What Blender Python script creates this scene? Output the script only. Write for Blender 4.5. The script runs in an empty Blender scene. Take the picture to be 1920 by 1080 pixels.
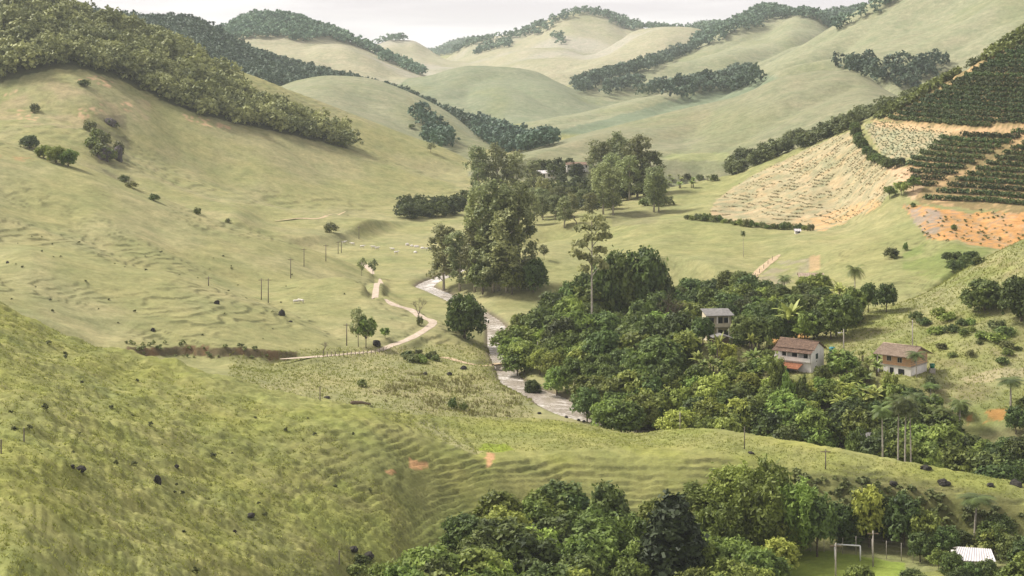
import bpy, bmesh, math, random
import numpy as np
from mathutils import Vector, Matrix

# ------------------------------------------------------------------ camera, sky, sun, exposure
F, VH, H = 3200.0, 100.0, 80.0          # focal length in photo pixels, horizon row, camera height (river = 0)
sc = bpy.context.scene
COL = sc.collection
cam_d = bpy.data.cameras.new("camera"); cam = bpy.data.objects.new("camera", cam_d); COL.objects.link(cam)
cam.location = (0, 0, H); cam.rotation_euler = (math.radians(90), 0, 0)
cam_d.sensor_width = 36; cam_d.lens = 36 * F / 1920
cam_d.shift_y = -(540 - VH) / 1920
cam_d.clip_start = 1; cam_d.clip_end = 60000
sc.camera = cam

SUN_EL, SUN_AZ = math.radians(46), math.radians(-66)     # azimuth from +Y (view direction) towards +X
SUN_STRENGTH, SKY_STRENGTH = 3.9, 0.061
w = bpy.data.worlds.new("World"); sc.world = w; w.use_nodes = True
nt = w.node_tree; nt.nodes.clear()
n_out = nt.nodes.new("ShaderNodeOutputWorld"); n_bg = nt.nodes.new("ShaderNodeBackground")
n_sky = nt.nodes.new("ShaderNodeTexSky"); n_sky.sky_type = 'NISHITA'; n_sky.sun_disc = False
n_sky.sun_elevation = SUN_EL; n_sky.sun_rotation = SUN_AZ; n_sky.dust_density = 3; n_sky.air_density = 1.0
# thin bright overcast spread evenly over the whole dome, slightly streaky
n_tc = nt.nodes.new("ShaderNodeTexCoord"); n_mp = nt.nodes.new("ShaderNodeMapping"); n_mp.inputs['Scale'].default_value = (3.2, 3.2, 34)
n_no = nt.nodes.new("ShaderNodeTexNoise"); n_no.inputs['Scale'].default_value = 1.6; n_no.inputs['Detail'].default_value = 6
n_rp = nt.nodes.new("ShaderNodeValToRGB")
n_rp.color_ramp.elements[0].position = 0.42; n_rp.color_ramp.elements[0].color = (8.1, 7.6, 7.75, 1)
n_rp.color_ramp.elements[1].position = 0.60; n_rp.color_ramp.elements[1].color = (10.3, 9.8, 9.75, 1)
n_mx = nt.nodes.new("ShaderNodeMix"); n_mx.data_type = 'RGBA'; n_mx.inputs[0].default_value = 0.88
nt.links.new(n_tc.outputs['Generated'], n_mp.inputs[0]); nt.links.new(n_mp.outputs[0], n_no.inputs['Vector'])
nt.links.new(n_no.outputs['Fac'], n_rp.inputs[0]); nt.links.new(n_sky.outputs[0], n_mx.inputs[6])
nt.links.new(n_rp.outputs[0], n_mx.inputs[7]); nt.links.new(n_mx.outputs[2], n_bg.inputs[0])
n_bg.inputs[1].default_value = SKY_STRENGTH; nt.links.new(n_bg.outputs[0], n_out.inputs[0])

sun_d = bpy.data.lights.new("sun", 'SUN'); sun = bpy.data.objects.new("sun", sun_d); COL.objects.link(sun)
sun_d.energy = SUN_STRENGTH; sun_d.angle = math.radians(14); sun_d.color = (1.0, 0.945, 0.85)
sd = Vector((math.sin(SUN_AZ) * math.cos(SUN_EL), math.cos(SUN_AZ) * math.cos(SUN_EL), math.sin(SUN_EL)))
sun.rotation_euler = sd.to_track_quat('Z', 'Y').to_euler(); sun.location = (0, 0, 500)
sc.view_settings.view_transform = 'Standard'; sc.view_settings.look = 'None'
sc.view_settings.exposure = 0.86; sc.view_settings.gamma = 1.0
sc.render.engine = 'CYCLES'
cy = sc.cycles
cy.use_denoising = True; cy.max_bounces = 6; cy.diffuse_bounces = 3; cy.glossy_bounces = 2; cy.transmission_bounces = 3
cy.transparent_max_bounces = 8; cy.volume_bounces = 1; cy.use_adaptive_sampling = True

rng = np.random.default_rng(11); random.seed(7)

# ------------------------------------------------------------------ numeric helpers
def pchip_slopes(x, y):                  # x, y: (K, n) -> slopes (K, n)
    h = np.diff(x, axis=0); dl = np.diff(y, axis=0) / h
    K = x.shape[0]; m = np.zeros_like(y)
    if K == 2: m[:] = dl[0]; return m
    w1 = 2 * h[1:] + h[:-1]; w2 = h[1:] + 2 * h[:-1]
    ok = (dl[:-1] * dl[1:]) > 0
    with np.errstate(divide='ignore', invalid='ignore'):
        hm = (w1 + w2) / (w1 / dl[:-1] + w2 / dl[1:])
    m[1:-1] = np.where(ok, hm, 0)
    m[0] = dl[0]; m[-1] = dl[-1]
    return m
def pchip1(xs, ys, q):
    xs = np.asarray(xs, float); ys = np.asarray(ys, float)
    m = pchip_slopes(xs[:, None], ys[:, None])[:, 0]
    qc = np.clip(q, xs[0], xs[-1])
    i = np.clip(np.searchsorted(xs, qc, side='right') - 1, 0, len(xs) - 2)
    h = xs[i + 1] - xs[i]; t = (qc - xs[i]) / h
    t2 = t * t; t3 = t2 * t
    return (2*t3-3*t2+1)*ys[i] + (t3-2*t2+t)*h*m[i] + (-2*t3+3*t2)*ys[i+1] + (t3-t2)*h*m[i+1]
_P = rng.permutation(1024).astype(np.int32); _G = rng.uniform(0, 2 * np.pi, 1024); _GC = np.cos(_G).astype(np.float32); _GS = np.sin(_G).astype(np.float32)
def perlin(x, y, s=0):
    xi = np.floor(x).astype(np.int32); yi = np.floor(y).astype(np.int32)
    fx = (x - xi).astype(np.float32); fy = (y - yi).astype(np.float32)
    def g(ix, iy, dx, dy):
        a = _P[(_P[(ix + s * 131) & 1023] + iy) & 1023]
        return _GC[a] * dx + _GS[a] * dy
    u = fx*fx*fx*(fx*(fx*6-15)+10); v = fy*fy*fy*(fy*(fy*6-15)+10)
    a = g(xi, yi, fx, fy); b = g(xi+1, yi, fx-1, fy); c = g(xi, yi+1, fx, fy-1); d = g(xi+1, yi+1, fx-1, fy-1)
    return (a + (b-a)*u + (c-a)*v + (a-b-c+d)*u*v) * 1.5
def fbm(x, y, o=4, s=0, g=0.5):
    r = 0; a = 1
    for k in range(o):
        r = r + a * perlin(x * 2**k, y * 2**k, s + k); a *= g
    return r
def sstep(a, b, x):
    t = np.clip((x - a) / (b - a), 0, 1); return t*t*(3-2*t)
def inpoly(px, py, poly):
    r = np.zeros(np.shape(px), bool); n = len(poly)
    for i in range(n):
        x1, y1 = poly[i]; x2, y2 = poly[(i+1) % n]
        if y1 == y2: continue
        c = ((y1 > py) != (y2 > py)) & (px < (x2-x1)*(py-y1)/(y2-y1)+x1)
        r ^= c
    return r
def zof(v, d): return H + (VH - v) / F * d
def vof(z, d): return VH + (H - z) * F / d

# ------------------------------------------------------------------ terrain: hills given by foot / shoulder / crest lines (u, v, depth)
FLOOR = ([0, 200, 280, 340, 390, 470, 600, 800, 1000, 1400, 2000, 3000, 7000], [-6, -4, -2.4, -1.2, 0.3, 1.2, 2.5, 5.5, 9, 15, 25, 45, 100])
def floor_z(d): return np.interp(d, *FLOOR)
# name: (lines near->far, back slope, crest rounding, noise (angle deg, wavelength, stretch, amp))
HILLS = {}
HILLS['A'] = ([
 [(-260,1900,62),(0,1966,62),(600,3200,60),(1200,4300,58),(2200,4400,58)],
 [(-260,1060,150),(0,1100,146),(200,1100,168),(400,1100,196),(600,1110,224),(700,1120,242),(900,1115,262),(1200,1110,268),(1400,1058,277),(1480,1034,284),(1600,1024,286),(1750,1026,285),(1850,1032,283),(2200,1040,280)],
 [(-260,800,190),(0,860,190),(200,880,216),(400,910,243),(600,960,257),(700,985,264),(800,985,276),(920,975,284),(1200,945,291),(1400,950,292),(1560,955,291),(1700,968,289),(1800,985,287),(1920,1000,284),(2200,1020,281)],
 [(-260,600,270),(0,680,264),(200,722,284),(400,748,297),(600,776,302),(700,790,303),(780,808,303),(840,832,302),(920,853,301),(1000,851,304),(1200,846,311),(1300,842,309),(1420,856,304),(1560,886,298),(1700,912,293),(1880,948,288),(2200,990,284)],
 [(-260,440,330),(0,566,325),(100,620,322),(240,662,320),(300,676,318),(420,705,315),(560,743,313),(700,766,314),(780,779,320),(850,782,328),(1000,787,336),(1100,799,338),(1190,814,338),(1240,808,331),(1300,804,326),(1420,815,319),(1560,836,311),(1700,862,305),(1880,903,297),(1920,912,296),(2200,970,290)]],
 0.55, 4, (35, 26, 3.0, 0.9))
HILLS['T'] = ([
 [(240,735,340),(400,745,345),(500,762,348),(700,795,345),(850,795,360),(1000,792,372)],
 [(240,654,400),(400,671,405),(540,671,421),(700,652,440),(800,612,488),(900,560,560)]],
 0.05, 8, (60, 30, 1.5, 0.5))
HILLS['B'] = ([
 [(-260,560,396),(0,600,400),(240,652,402),(400,671,407),(540,672,421),(660,665,430),(740,642,448),(830,640,462)],
 [(-260,320,510),(0,405,520),(200,482,492),(330,503,500),(430,530,502),(550,566,500),(700,600,488),(760,605,480),(830,622,476)],
 [(-260,180,640),(0,262,620),(60,285,615),(150,312,610),(230,345,605),(330,385,600),(430,424,592),(520,451,588),(600,473,592),(660,495,590),(700,522,580),(730,560,542),(790,598,505),(830,618,482)]],
 0.35, 14, (50, 60, 2.5, 3.2))
HILLS['Bhump'] = ([
 [(470,610,462),(600,645,443),(700,652,440),(800,628,454)],
 [(470,560,505),(520,546,512),(570,527,520),(640,521,522),(700,543,508),(760,577,492),(805,607,474)]],
 0.5, 10, (0, 40, 1.0, 0.3))
HILLS['Brib'] = ([
 [(60,600,410),(250,610,425),(420,650,412),(560,665,420)],
 [(60,470,470),(200,505,468),(330,520,470),(450,560,462),(560,610,448),(640,648,436)]],
 0.25, 14, (0, 40, 1.0, 0.3))
HILLS['C'] = ([
 [(-260,330,640),(0,330,640),(230,420,630),(430,490,612),(500,478,650),(640,458,690),(750,425,750),(870,400,810),(905,400,820)],
 [(-260,300,690),(0,300,690),(230,380,680),(430,432,670),(500,418,720),(640,402,770),(750,386,820),(870,372,850),(905,372,860)],
 [(-260,240,745),(0,238,745),(150,228,762),(250,270,772),(350,320,772),(450,350,782),(600,362,812),(750,362,842),(870,357,880),(905,357,885)],
 [(-260,150,820),(0,158,822),(150,133,842),(250,163,852),(330,198,862),(420,226,882),(540,251,902),(650,278,922),(760,310,932),(870,336,932),(905,345,930)],
 [(-260,-110,930),(0,-10,940),(200,50,965),(300,80,985),(390,113,1000),(480,141,1000),(560,172,1000),(640,205,1000),(760,251,1000),(870,294,990),(905,318,965)]],
 0.4, 16, (55, 110, 2.5, 6.5))
HILLS['D'] = ([
 [(430,190,1120),(560,212,1085),(700,270,1062),(870,312,1040),(930,300,1060)],
 [(430,185,1320),(520,162,1350),(560,149,1350),(620,141,1350),(680,147,1350),(760,172,1330),(830,205,1300),(880,240,1270),(915,271,1220),(935,290,1180)]],
 0.5, 25, (40, 130, 2.0, 9))
HILLS['E'] = ([
 [(60,120,1300),(250,120,1300),(450,168,1350),(600,192,1385),(760,216,1370),(900,262,1280)],
 [(60,10,1600),(180,35,1600),(250,42,1600),(350,48,1600),(400,67,1600),(450,96,1600),(520,122,1620),(600,142,1600),(700,169,1560),(760,186,1500),(840,222,1420),(900,250,1350)]],
 0.5, 25, (30, 160, 2.0, 5))
HILLS['F'] = ([
 [(300,130,2000),(420,112,2000),(600,132,1950),(800,176,1850),(880,190,1800)],
 [(340,78,2300),(420,58,2300),(480,33,2300),(540,36,2300),(600,52,2300),(650,74,2280),(720,107,2250),(800,142,2200),(880,180,2050)]],
 0.5, 30, (30, 220, 2.0, 6))
HILLS['Fpasture'] = ([
 [(470,130,1900),(600,150,1850),(800,180,1800)],
 [(470,100,2080),(520,92,2080),(570,91,2070),(600,84,2060),(640,82,2060),(680,96,2050),(740,126,2020),(800,149,1980)]],
 0.5, 25, (20, 160, 2, 11))
HILLS['G'] = ([
 [(560,150,2600),(700,152,2600),(860,142,2700)],
 [(560,115,3200),(690,88,3200),(740,73,3200),(770,74,3200),(800,89,3200),(830,108,3100),(870,128,3000)]],
 0.5, 30, (10, 250, 2, 13))
HILLS['H'] = ([
 [(760,130,4300),(1000,125,4300)],
 [(760,112,5000),(815,96,5000),(850,81,5000),(890,75,5000),(960,85,5000)]],
 0.5, 30, (0, 300, 1, 6))
HILLS['I'] = ([
 [(800,150,2500),(840,142,2500),(1000,140,2500),(1150,132,2500),(1330,105,2500),(1480,100,2500)],
 [(800,125,2950),(870,115,2900),(950,92,2850),(1010,84,2850),(1060,88,2800),(1120,96,2800),(1330,80,2850),(1480,80,2850)],
 [(800,130,3350),(830,112,3300),(880,80,3300),(920,68,3300),(980,59,3300),(1010,46,3250),(1040,31,3200),(1080,20,3200),(1130,25,3200),(1180,44,3200),(1220,54,3200),(1290,52,3300),(1330,47,3300),(1480,50,3300)]],
 0.6, 25, (20, 260, 2.5, 20))
HILLS['Ispur'] = ([
 [(1040,150,2280),(1150,152,2250),(1330,122,2300)],
 [(1040,132,2550),(1100,110,2700),(1160,76,2760),(1200,54,2800),(1240,48,2800),(1290,58,2760),(1350,80,2700)]],
 0.5, 30, (-20, 200, 2, 15))
HILLS['J'] = ([
 [(700,230,1500),(860,226,1500),(960,241,1450),(1060,246,1430),(1200,236,1500)],
 [(700,185,1800),(740,163,1850),(780,150,1850),(840,131,1850),(880,124,1850),(950,122,1850),(1000,130,1850),(1050,152,1820),(1110,182,1780),(1160,200,1750),(1220,212,1700)]],
 0.5, 40, (0, 180, 2.0, 13))
HILLS['L'] = ([
 [(1060,180,2000),(1300,150,2050),(1640,140,2050)],
 [(1060,172,2250),(1150,137,2350),(1250,102,2400),(1310,77,2450),(1380,47,2500),(1440,22,2500),(1510,35,2500),(1560,27,2600),(1640,15,2600),(1750,-20,2600)]],
 0.5, 30, (-30, 200, 2, 12))
HILLS['Lpasture'] = ([
 [(1040,222,1690),(1200,192,1700),(1300,166,1750),(1400,142,1800),(1620,125,1800)],
 [(1040,200,1950),(1120,165,2080),(1200,131,2180),(1300,95,2250),(1390,53,2350),(1440,46,2350),(1490,27,2350),(1530,38,2300),(1560,60,2250),(1620,100,2150)]],
 0.6, 30, (-35, 170, 2.2, 17))
HILLS['M'] = ([
 [(960,265,1330),(1100,256,1320),(1300,216,1290),(1480,152,1290),(1600,147,1280),(1700,190,1200),(1800,140,1240),(1920,70,1250),(2200,0,1250)],
 [(960,250,1400),(1000,239,1420),(1100,216,1480),(1200,190,1530),(1300,163,1590),(1380,146,1640),(1430,119,1650),(1500,85,1650),(1560,55,1650),(1640,10,1650),(1690,-15,1650),(1800,-60,1650),(1920,-95,1650),(2200,-160,1650)]],
 0.5, 30, (-35, 150, 2.5, 17))
HILLS['N'] = ([
 [(930,335,930),(1010,306,960),(1100,311,930),(1250,302,930),(1360,301,920),(1500,271,900),(1650,240,880),(1760,225,860)],
 [(930,303,1030),(1000,279,1080),(1100,250,1120),(1200,225,1130),(1300,200,1130),(1400,170,1130),(1480,141,1130),(1560,130,1120),(1610,136,1100),(1660,164,1060),(1760,215,1000)]],
 0.5, 30, (-30, 120, 2.5, 10))
HILLS['O'] = ([
 [(985,545,538),(1020,540,540),(1130,522,558),(1250,494,568),(1330,503,549),(1400,530,512),(1500,522,510),(1600,540,482),(1700,558,455),(1800,505,478),(1920,475,488),(2200,440,480)],
 [(985,482,600),(1130,472,620),(1290,456,618),(1400,474,580),(1500,460,575),(1600,460,556),(1700,462,540),(1800,475,510),(1920,465,515),(2200,420,510)],
 [(985,442,662),(1130,432,664),(1210,418,664),(1290,413,660),(1400,426,640),(1550,432,610),(1700,382,592),(1800,398,572),(1920,402,560),(2200,370,540)],
 [(985,404,735),(1060,396,740),(1130,382,750),(1250,354,765),(1370,325,775),(1450,290,775),(1530,264,765),(1620,226,750),(1700,188,730),(1760,160,715),(1830,120,700),(1920,62,690),(2200,-80,670)]],
 0.5, 14, (-25, 70, 2.5, 3.2))
HILLS['Ocrest'] = ([
 [(1100,425,680),(1200,408,700),(1330,400,700)],
 [(1100,402,720),(1150,392,730),(1210,389,735),(1260,384,735),(1330,385,730)]],
 0.5, 10, (0, 40, 1, 0.4))
HILLS['Q'] = ([
 [(1160,815,366),(1200,802,362),(1300,802,358),(1400,812,351),(1500,832,340),(1600,842,335),(1700,852,330),(1900,882,318),(2200,905,310)],
 [(1160,735,392),(1200,722,390),(1300,702,385),(1400,692,380),(1500,692,376),(1600,702,370),(1700,704,366),(1800,692,366),(1920,682,366),(2200,660,366)],
 [(1160,690,425),(1200,672,428),(1300,648,430),(1400,625,428),(1480,606,424),(1560,591,424),(1650,580,424),(1720,560,428),(1740,550,432),(1800,512,438),(1860,480,440),(1920,451,440),(2200,330,440)]],
 0.4, 8, (-20, 30, 2.0, 0.7))
HN = list(HILLS)

def arange_d():
    seg = [(64, 180, 1.1), (180, 345, .42), (345, 520, .85), (520, 1000, 2.1), (1000, 2500, 7), (2500, 6200, 26)]
    return np.concatenate([np.arange(a, b, s) for a, b, s in seg])
GU = np.arange(-240, 2161, 5.0); GD = arange_d()
NU, ND = len(GU), len(GD)
UU, DD = np.meshgrid(GU, GD)             # (ND, NU)
XX = (UU - 960) / F * DD; YY = DD
def smax(a, b, k):
    h = np.maximum(k - np.abs(a - b), 0) / k
    return np.maximum(a, b) + h * h * k * 0.25
def hill_z(name):
    lines, back, wr, nz = HILLS[name]
    K = len(lines); dk = np.zeros((K, NU)); zk = np.zeros((K, NU))
    u0 = max(l[0][0] for l in lines); u1 = min(l[-1][0] for l in lines)
    for k, l in enumerate(lines):
        us = [p[0] for p in l]
        dk[k] = pchip1(us, [p[2] for p in l], GU); vk = pchip1(us, [p[1] for p in l], GU)
        zk[k] = zof(vk, dk[k])
    for k in range(1, K): dk[k] = np.maximum(dk[k], dk[k-1] + 3)
    m = pchip_slopes(dk, zk); m[-1] = np.minimum(m[-1], 0) * 0.5 + np.maximum(m[-1], 0) * 0.45
    Z = np.full((ND, NU), -500.0)
    pre = DD < dk[0]
    Z = np.where(pre, zk[0] - 0.5 * (dk[0] - DD), Z)
    for k in range(K - 1):
        h = dk[k+1] - dk[k]; t = np.clip((DD - dk[k]) / h, 0, 1); t2 = t*t; t3 = t2*t
        z = (2*t3-3*t2+1)*zk[k] + (t3-2*t2+t)*h*m[k] + (-2*t3+3*t2)*zk[k+1] + (t3-t2)*h*m[k+1]
        Z = np.where((DD >= dk[k]) & (DD < dk[k+1]), z, Z)
    de = DD - dk[-1]
    Z = np.where(de >= 0, zk[-1] - back * (np.sqrt(np.maximum(de, 0)**2 + wr*wr) - wr) + m[-1] * np.maximum(de,0) * np.exp(-np.maximum(de,0) / wr), Z)
    out = np.maximum(np.maximum(u0 - UU, UU - u1), 0) * DD / F
    Z = Z - 0.55 * (np.sqrt(out**2 + wr*wr) - wr)
    an, wl, st, am = nz
    ca, sa = math.cos(math.radians(an)), math.sin(math.radians(an))
    xr = (XX * ca + YY * sa) / wl; yr = (-XX * sa + YY * ca) / (wl * st)
    s = HN.index(name)
    m_ = Z > ZZ - np.clip(0.009 * DD, 2.5, 22) - 2 * am
    n = fbm(xr[m_] + 3.1 * s, yr[m_], 3, s * 3, 0.45)
    if am > 2: n = 0.45 * n + 1.9 * (np.abs(perlin(xr[m_] * 0.8 + 7.7 * s, yr[m_] * 0.8, s * 5 + 1)) - 0.3) + 0.7 * (np.abs(perlin(xr[m_] * 2.1 + s, yr[m_] * 2.1, s * 5 + 2)) - 0.3)
    damp = 1 - 0.75 * np.exp(-((DD - dk[-1]) / (wr * 2.0))**2)
    Z[m_] += am * n * damp[m_]
    return Z
ZZ = floor_z(DD).copy(); OWN = np.full((ND, NU), -1)
for i, nme in enumerate(HN):
    z = hill_z(nme); OWN = np.where(z > ZZ, i, OWN)
    ZZ = smax(ZZ, z, np.clip(0.009 * DD, 2.5, 22))

def vmap(): return vof(ZZ, DD)
_V = vmap()
def _col(u): return float(np.clip((u - GU[0]) / 5.0, 0, NU - 1.001))
def ground(u, d):
    c = _col(u); i = int(c); f = c - i
    r = float(np.interp(d, GD, np.arange(ND))); j = min(int(r), ND - 2); g = r - j
    return float((ZZ[j,i]*(1-f)+ZZ[j,i+1]*f)*(1-g) + (ZZ[j+1,i]*(1-f)+ZZ[j+1,i+1]*f)*g)
def hit(u, v, dmin=100.0):               # first terrain point seen at photo pixel (u, v)
    c = _col(u); i = int(c); f = c - i
    V = _V[:, i]*(1-f) + _V[:, i+1]*f
    j0 = int(np.searchsorted(GD, dmin))
    k = np.nonzero(V[j0:] <= v)[0]
    if len(k) == 0: return None
    j = max(j0 + int(k[0]), 1)
    a, b = V[j-1], V[j]; t = 0.0 if a == b else np.clip((a - v) / (a - b), 0, 1)
    d = GD[j-1] + t * (GD[j] - GD[j-1])
    return Vector(((u - 960) / F * d, d, ground(u, d)))
def gz(x, y): return ground(960 + F * x / y, y)      # ground height at a world position

# ------------------------------------------------------------------ river and road courses, cut into the terrain
def riv_z(d): return floor_z(d) - 1.3
def on_river(u, v):
    d = 400.0
    for _ in range(30): d = (H - riv_z(d)) * F / (v - VH)
    return Vector(((u-960)/F*d, d, riv_z(d)))
RIVER = [(1010,470,4.5),(930,492,4.5),(866,509,4.8),(828,521,5.0),(797,537,6.2),(822,549,6),(875,575,5.5),(925,606,5.5),(934,632,6),(936,655,6),(944,678,6.2),(951,700,5.5),(968,722,6.5),(1020,745,8),(1052,762,9.5),(1092,782,8),(1150,797,7.0),(1230,815,7),(1400,850,8),(1700,905,8),(2100,960,8)]
def chain(P, n=6):                        # Catmull-Rom through points with a width
    out = []
    for i in range(len(P) - 1):
        p0, p1, p2, p3 = P[max(i-1,0)], P[i], P[i+1], P[min(i+2,len(P)-1)]
        for k in range(n):
            t = k / n
            f = lambda a,b,c,d: 0.5*((2*b)+(-a+c)*t+(2*a-5*b+4*c-d)*t*t+(-a+3*b-3*c+d)*t**3)
            out.append(tuple(f(p0[j],p1[j],p2[j],p3[j]) for j in range(len(p1))))
    out.append(tuple(P[-1])); return out
riv = chain([(*on_river(u, v), wd) for u, v, wd in RIVER], 8)
def nearest(P, lim):                      # distance of every terrain vertex near the course to it, with the interpolated extra columns
    P = np.array(P); x0, x1 = P[:,0].min()-lim, P[:,0].max()+lim; y0, y1 = P[:,1].min()-lim, P[:,1].max()+lim
    idx = np.nonzero((XX > x0) & (XX < x1) & (YY > y0) & (YY < y1))
    px, py = XX[idx], YY[idx]; best = np.full(len(px), 1e9); ext = np.zeros((len(px), P.shape[1]-2))
    for a, b in zip(P[:-1], P[1:]):
        m = np.nonzero((px > min(a[0],b[0])-lim) & (px < max(a[0],b[0])+lim) & (py > min(a[1],b[1])-lim) & (py < max(a[1],b[1])+lim))[0]
        if len(m) == 0: continue
        dx, dy = b[0]-a[0], b[1]-a[1]; L = dx*dx+dy*dy+1e-9
        t = np.clip(((px[m]-a[0])*dx+(py[m]-a[1])*dy)/L, 0, 1)
        ds = np.hypot(px[m]-a[0]-t*dx, py[m]-a[1]-t*dy)
        w_ = ds < best[m]; mm = m[w_]; best[mm] = ds[w_]
        ext[mm] = a[2:] + t[w_][:,None]*(b[2:]-a[2:])
    k = best < lim
    return (idx[0][k], idx[1][k]), best[k], ext[k]
ix, ds, ex = nearest(riv, 40)
half = ex[:,1]/2
bank = ex[:,0] - 0.7 + np.where(ds > half, 0.9 + (ds-half)*0.42 + 0.004*(ds-half)**2, np.clip((ds-half+1.5)/1.5,0,1)*0.6)
ZZ[ix] = np.minimum(ZZ[ix], bank)
_V = vmap()
ROADS = {
 'main': ([(525,673),(600,667),(660,664),(705,660),(735,648),(770,634),(806,612),(810,603),(790,595),(770,582),(740,572),(722,560)], 2.4),
 'upper': ([(703,557),(703,549),(707,540),(713,532),(712,524)], 1.9),
 'far': ([(700,514),(690,502),(682,496),(676,490)], 2.6),
 'bridge_path': ([(800,668),(838,672),(870,679),(905,684),(930,687)], 1.8),
 'hill_path': ([(1385,552),(1402,530),(1425,506),(1445,490),(1462,476)], 2.6),
 'valley': ([(515,415),(560,410),(612,405),(648,401)], 1.7)}
road_pts = {}
for k, (P, wd) in ROADS.items():
    W = [hit(u, v) for u, v in P]
    zs = np.array([p.z for p in W]); zs = np.convolve(np.pad(zs, 1, mode='edge'), [.25,.5,.25], 'valid')
    road_pts[k] = chain([(p.x, p.y, z, wd) for p, z in zip(W, zs)], 6)
    if k == 'valley': continue
    ix, ds, ex = nearest(road_pts[k], 7)
    t = sstep(0.6, 2.6, ds - ex[:,1]/2)
    ZZ[ix] = ex[:,0]*(1-t) + ZZ[ix]*t
# level ground: the football pitch and house yards
def level(u, d, r, z=None, soft=6):
    x, y = (u-960)/F*d, d; z = ground(u, d) if z is None else z
    q = np.hypot(XX-x, YY-y); t = sstep(r, r+soft, q); m = q < r+soft
    ZZ[m] = (z*(1-t)+ZZ*t)[m]; return Vector((x, y, z))
for uu_, dd_ in ((1560,268),(1600,276),(1660,272)): level(uu_, dd_, 9, -2.6, 3)
level(1490, 376, 7, zof(700, 372), 4); level(1690, 366, 7, zof(706, 362), 4); level(1350, 402, 6, zof(645, 402), 5); level(1822, 272, 5, zof(1040, 272)-2.4, 4)
_V = vmap()

# ------------------------------------------------------------------ small relief: cattle terraces, tufty ground
gx = np.gradient(ZZ, axis=1) / np.maximum(np.gradient(XX, axis=1), 1e-6); gy = np.gradient(ZZ, axis=0) / np.gradient(YY, axis=0)
SLOPE = np.hypot(gx, gy)
PU, PV = UU, _V.copy()
def own(*names): return np.isin(OWN, [HN.index(n) for n in names])
terr = np.zeros_like(ZZ)
terr = np.where(own('A'), sstep(420, 760, UU) * sstep(0.14, 0.30, SLOPE) * (1 - sstep(1.0, 8, np.abs(np.minimum(ZZ - 1.5, 0)))) + 0.38 * sstep(0.2, 0.5, SLOPE) * (1 - sstep(420, 760, UU)), terr)
terr = np.where(own('Bhump'), 1.0, terr); terr = np.where(own('Brib', 'B'), 0.9 * sstep(-0.1, 0.4, fbm(XX/60, YY/60, 2, 40)), terr)
terr = np.where(own('O', 'Ocrest'), 0.7 * sstep(-0.2, 0.3, fbm(XX/50, YY/50, 2, 41)), terr)
terr = np.where(own('Q'), 0.35, terr); terr = np.where(own('C'), 0.6 * sstep(-0.2, 0.4, fbm(XX/90, YY/90, 2, 43)), terr)
terr *= sstep(0.05, 0.2, SLOPE)
lam = np.where(own('A'), 0.7, np.where(DD < 620, 0.95, 2.0))
ph = (ZZ + np.where(own('A'), 0.5, 1.1) * fbm(XX/14, YY/14, 2, 50) + 0.16 * fbm(XX/3.5, YY/3.5, 2, 51)) / lam
ph2 = ph - np.floor(ph)
step = sstep(0.66, 1.0, ph2) - ph2        # level treads, steep risers
patch = 0.35 + 0.65 * sstep(-0.35, 0.25, fbm(XX/9, YY/9, 2, 55))
amp = np.where(own('A'), 1.05, 0.6) * lam
ZT = terr * amp * patch * step
near = 1 - sstep(330, 600, DD)
tuft = near * np.where(own('A') & (UU < 760), 1.9, 1.0) * (0.17 * fbm(XX/2.2, YY/2.2, 3, 60, 0.6) + 0.09 * fbm(XX/0.8, YY/0.8, 2, 65)) * np.where(own('A'), 1.0, 0.6)
pits = own('A') * (1 - sstep(350, 700, UU)) * (0.75 * fbm(XX/7, YY/13, 2, 70) + 0.12 * fbm(XX/2.5, YY/3, 2, 72))
ZS = ZZ.copy()                             # smooth height, kept for draping
nogo = np.zeros_like(ZZ)
for k, P in list(road_pts.items()) + [('river', riv)]:
    ix, ds, ex = nearest(P, 12); nogo[ix] = np.maximum(nogo[ix], 1 - sstep(0.3, 2.5, ds - ex[:,1]/2))
ZZ = ZZ + (ZT + tuft + pits) * (1 - nogo)
_V = vmap()
# ------------------------------------------------------------------ materials
MATS = {}
def nodes(name, rough=0.9, spec=0.2):
    m = bpy.data.materials.new(name); m.use_nodes = True; t = m.node_tree; b = t.nodes['Principled BSDF']
    b.inputs['Roughness'].default_value = rough; b.inputs['Specular IOR Level'].default_value = spec
    MATS[name] = m; return m, t, b
def N(t, k, **kw):
    n = t.nodes.new(k)
    for a, v in kw.items():
        if a in n.inputs: n.inputs[a].default_value = v
        else: setattr(n, a, v)
    return n
def mixc(t, a, b, f, mode='MIX'):
    n = t.nodes.new("ShaderNodeMix"); n.data_type = 'RGBA'; n.blend_type = mode
    for s, v in ((0, f), (6, a), (7, b)):
        if hasattr(v, 'links'): t.links.new(v, n.inputs[s])
        else: n.inputs[s].default_value = v if s == 0 else (*v, 1)
    return n.outputs[2]
def noise(t, scale, detail=4, rough=0.55, vec=None, st=None):
    n = N(t, "ShaderNodeTexNoise"); n.inputs['Scale'].default_value = scale; n.inputs['Detail'].default_value = detail; n.inputs['Roughness'].default_value = rough
    if vec is None: vec = N(t, "ShaderNodeTexCoord").outputs['Object']
    if st:
        mp = N(t, "ShaderNodeMapping"); mp.inputs['Scale'].default_value = st; t.links.new(vec, mp.inputs[0]); vec = mp.outputs[0]
    t.links.new(vec, n.inputs['Vector']); return n.outputs['Fac']
def ramp(t, f, p0, p1, c0=(0,0,0), c1=(1,1,1)):
    r = N(t, "ShaderNodeValToRGB"); e = r.color_ramp.elements
    e[0].position = p0; e[0].color = (*c0, 1); e[1].position = p1; e[1].color = (*c1, 1); t.links.new(f, r.inputs[0]); return r.outputs[0]
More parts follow.
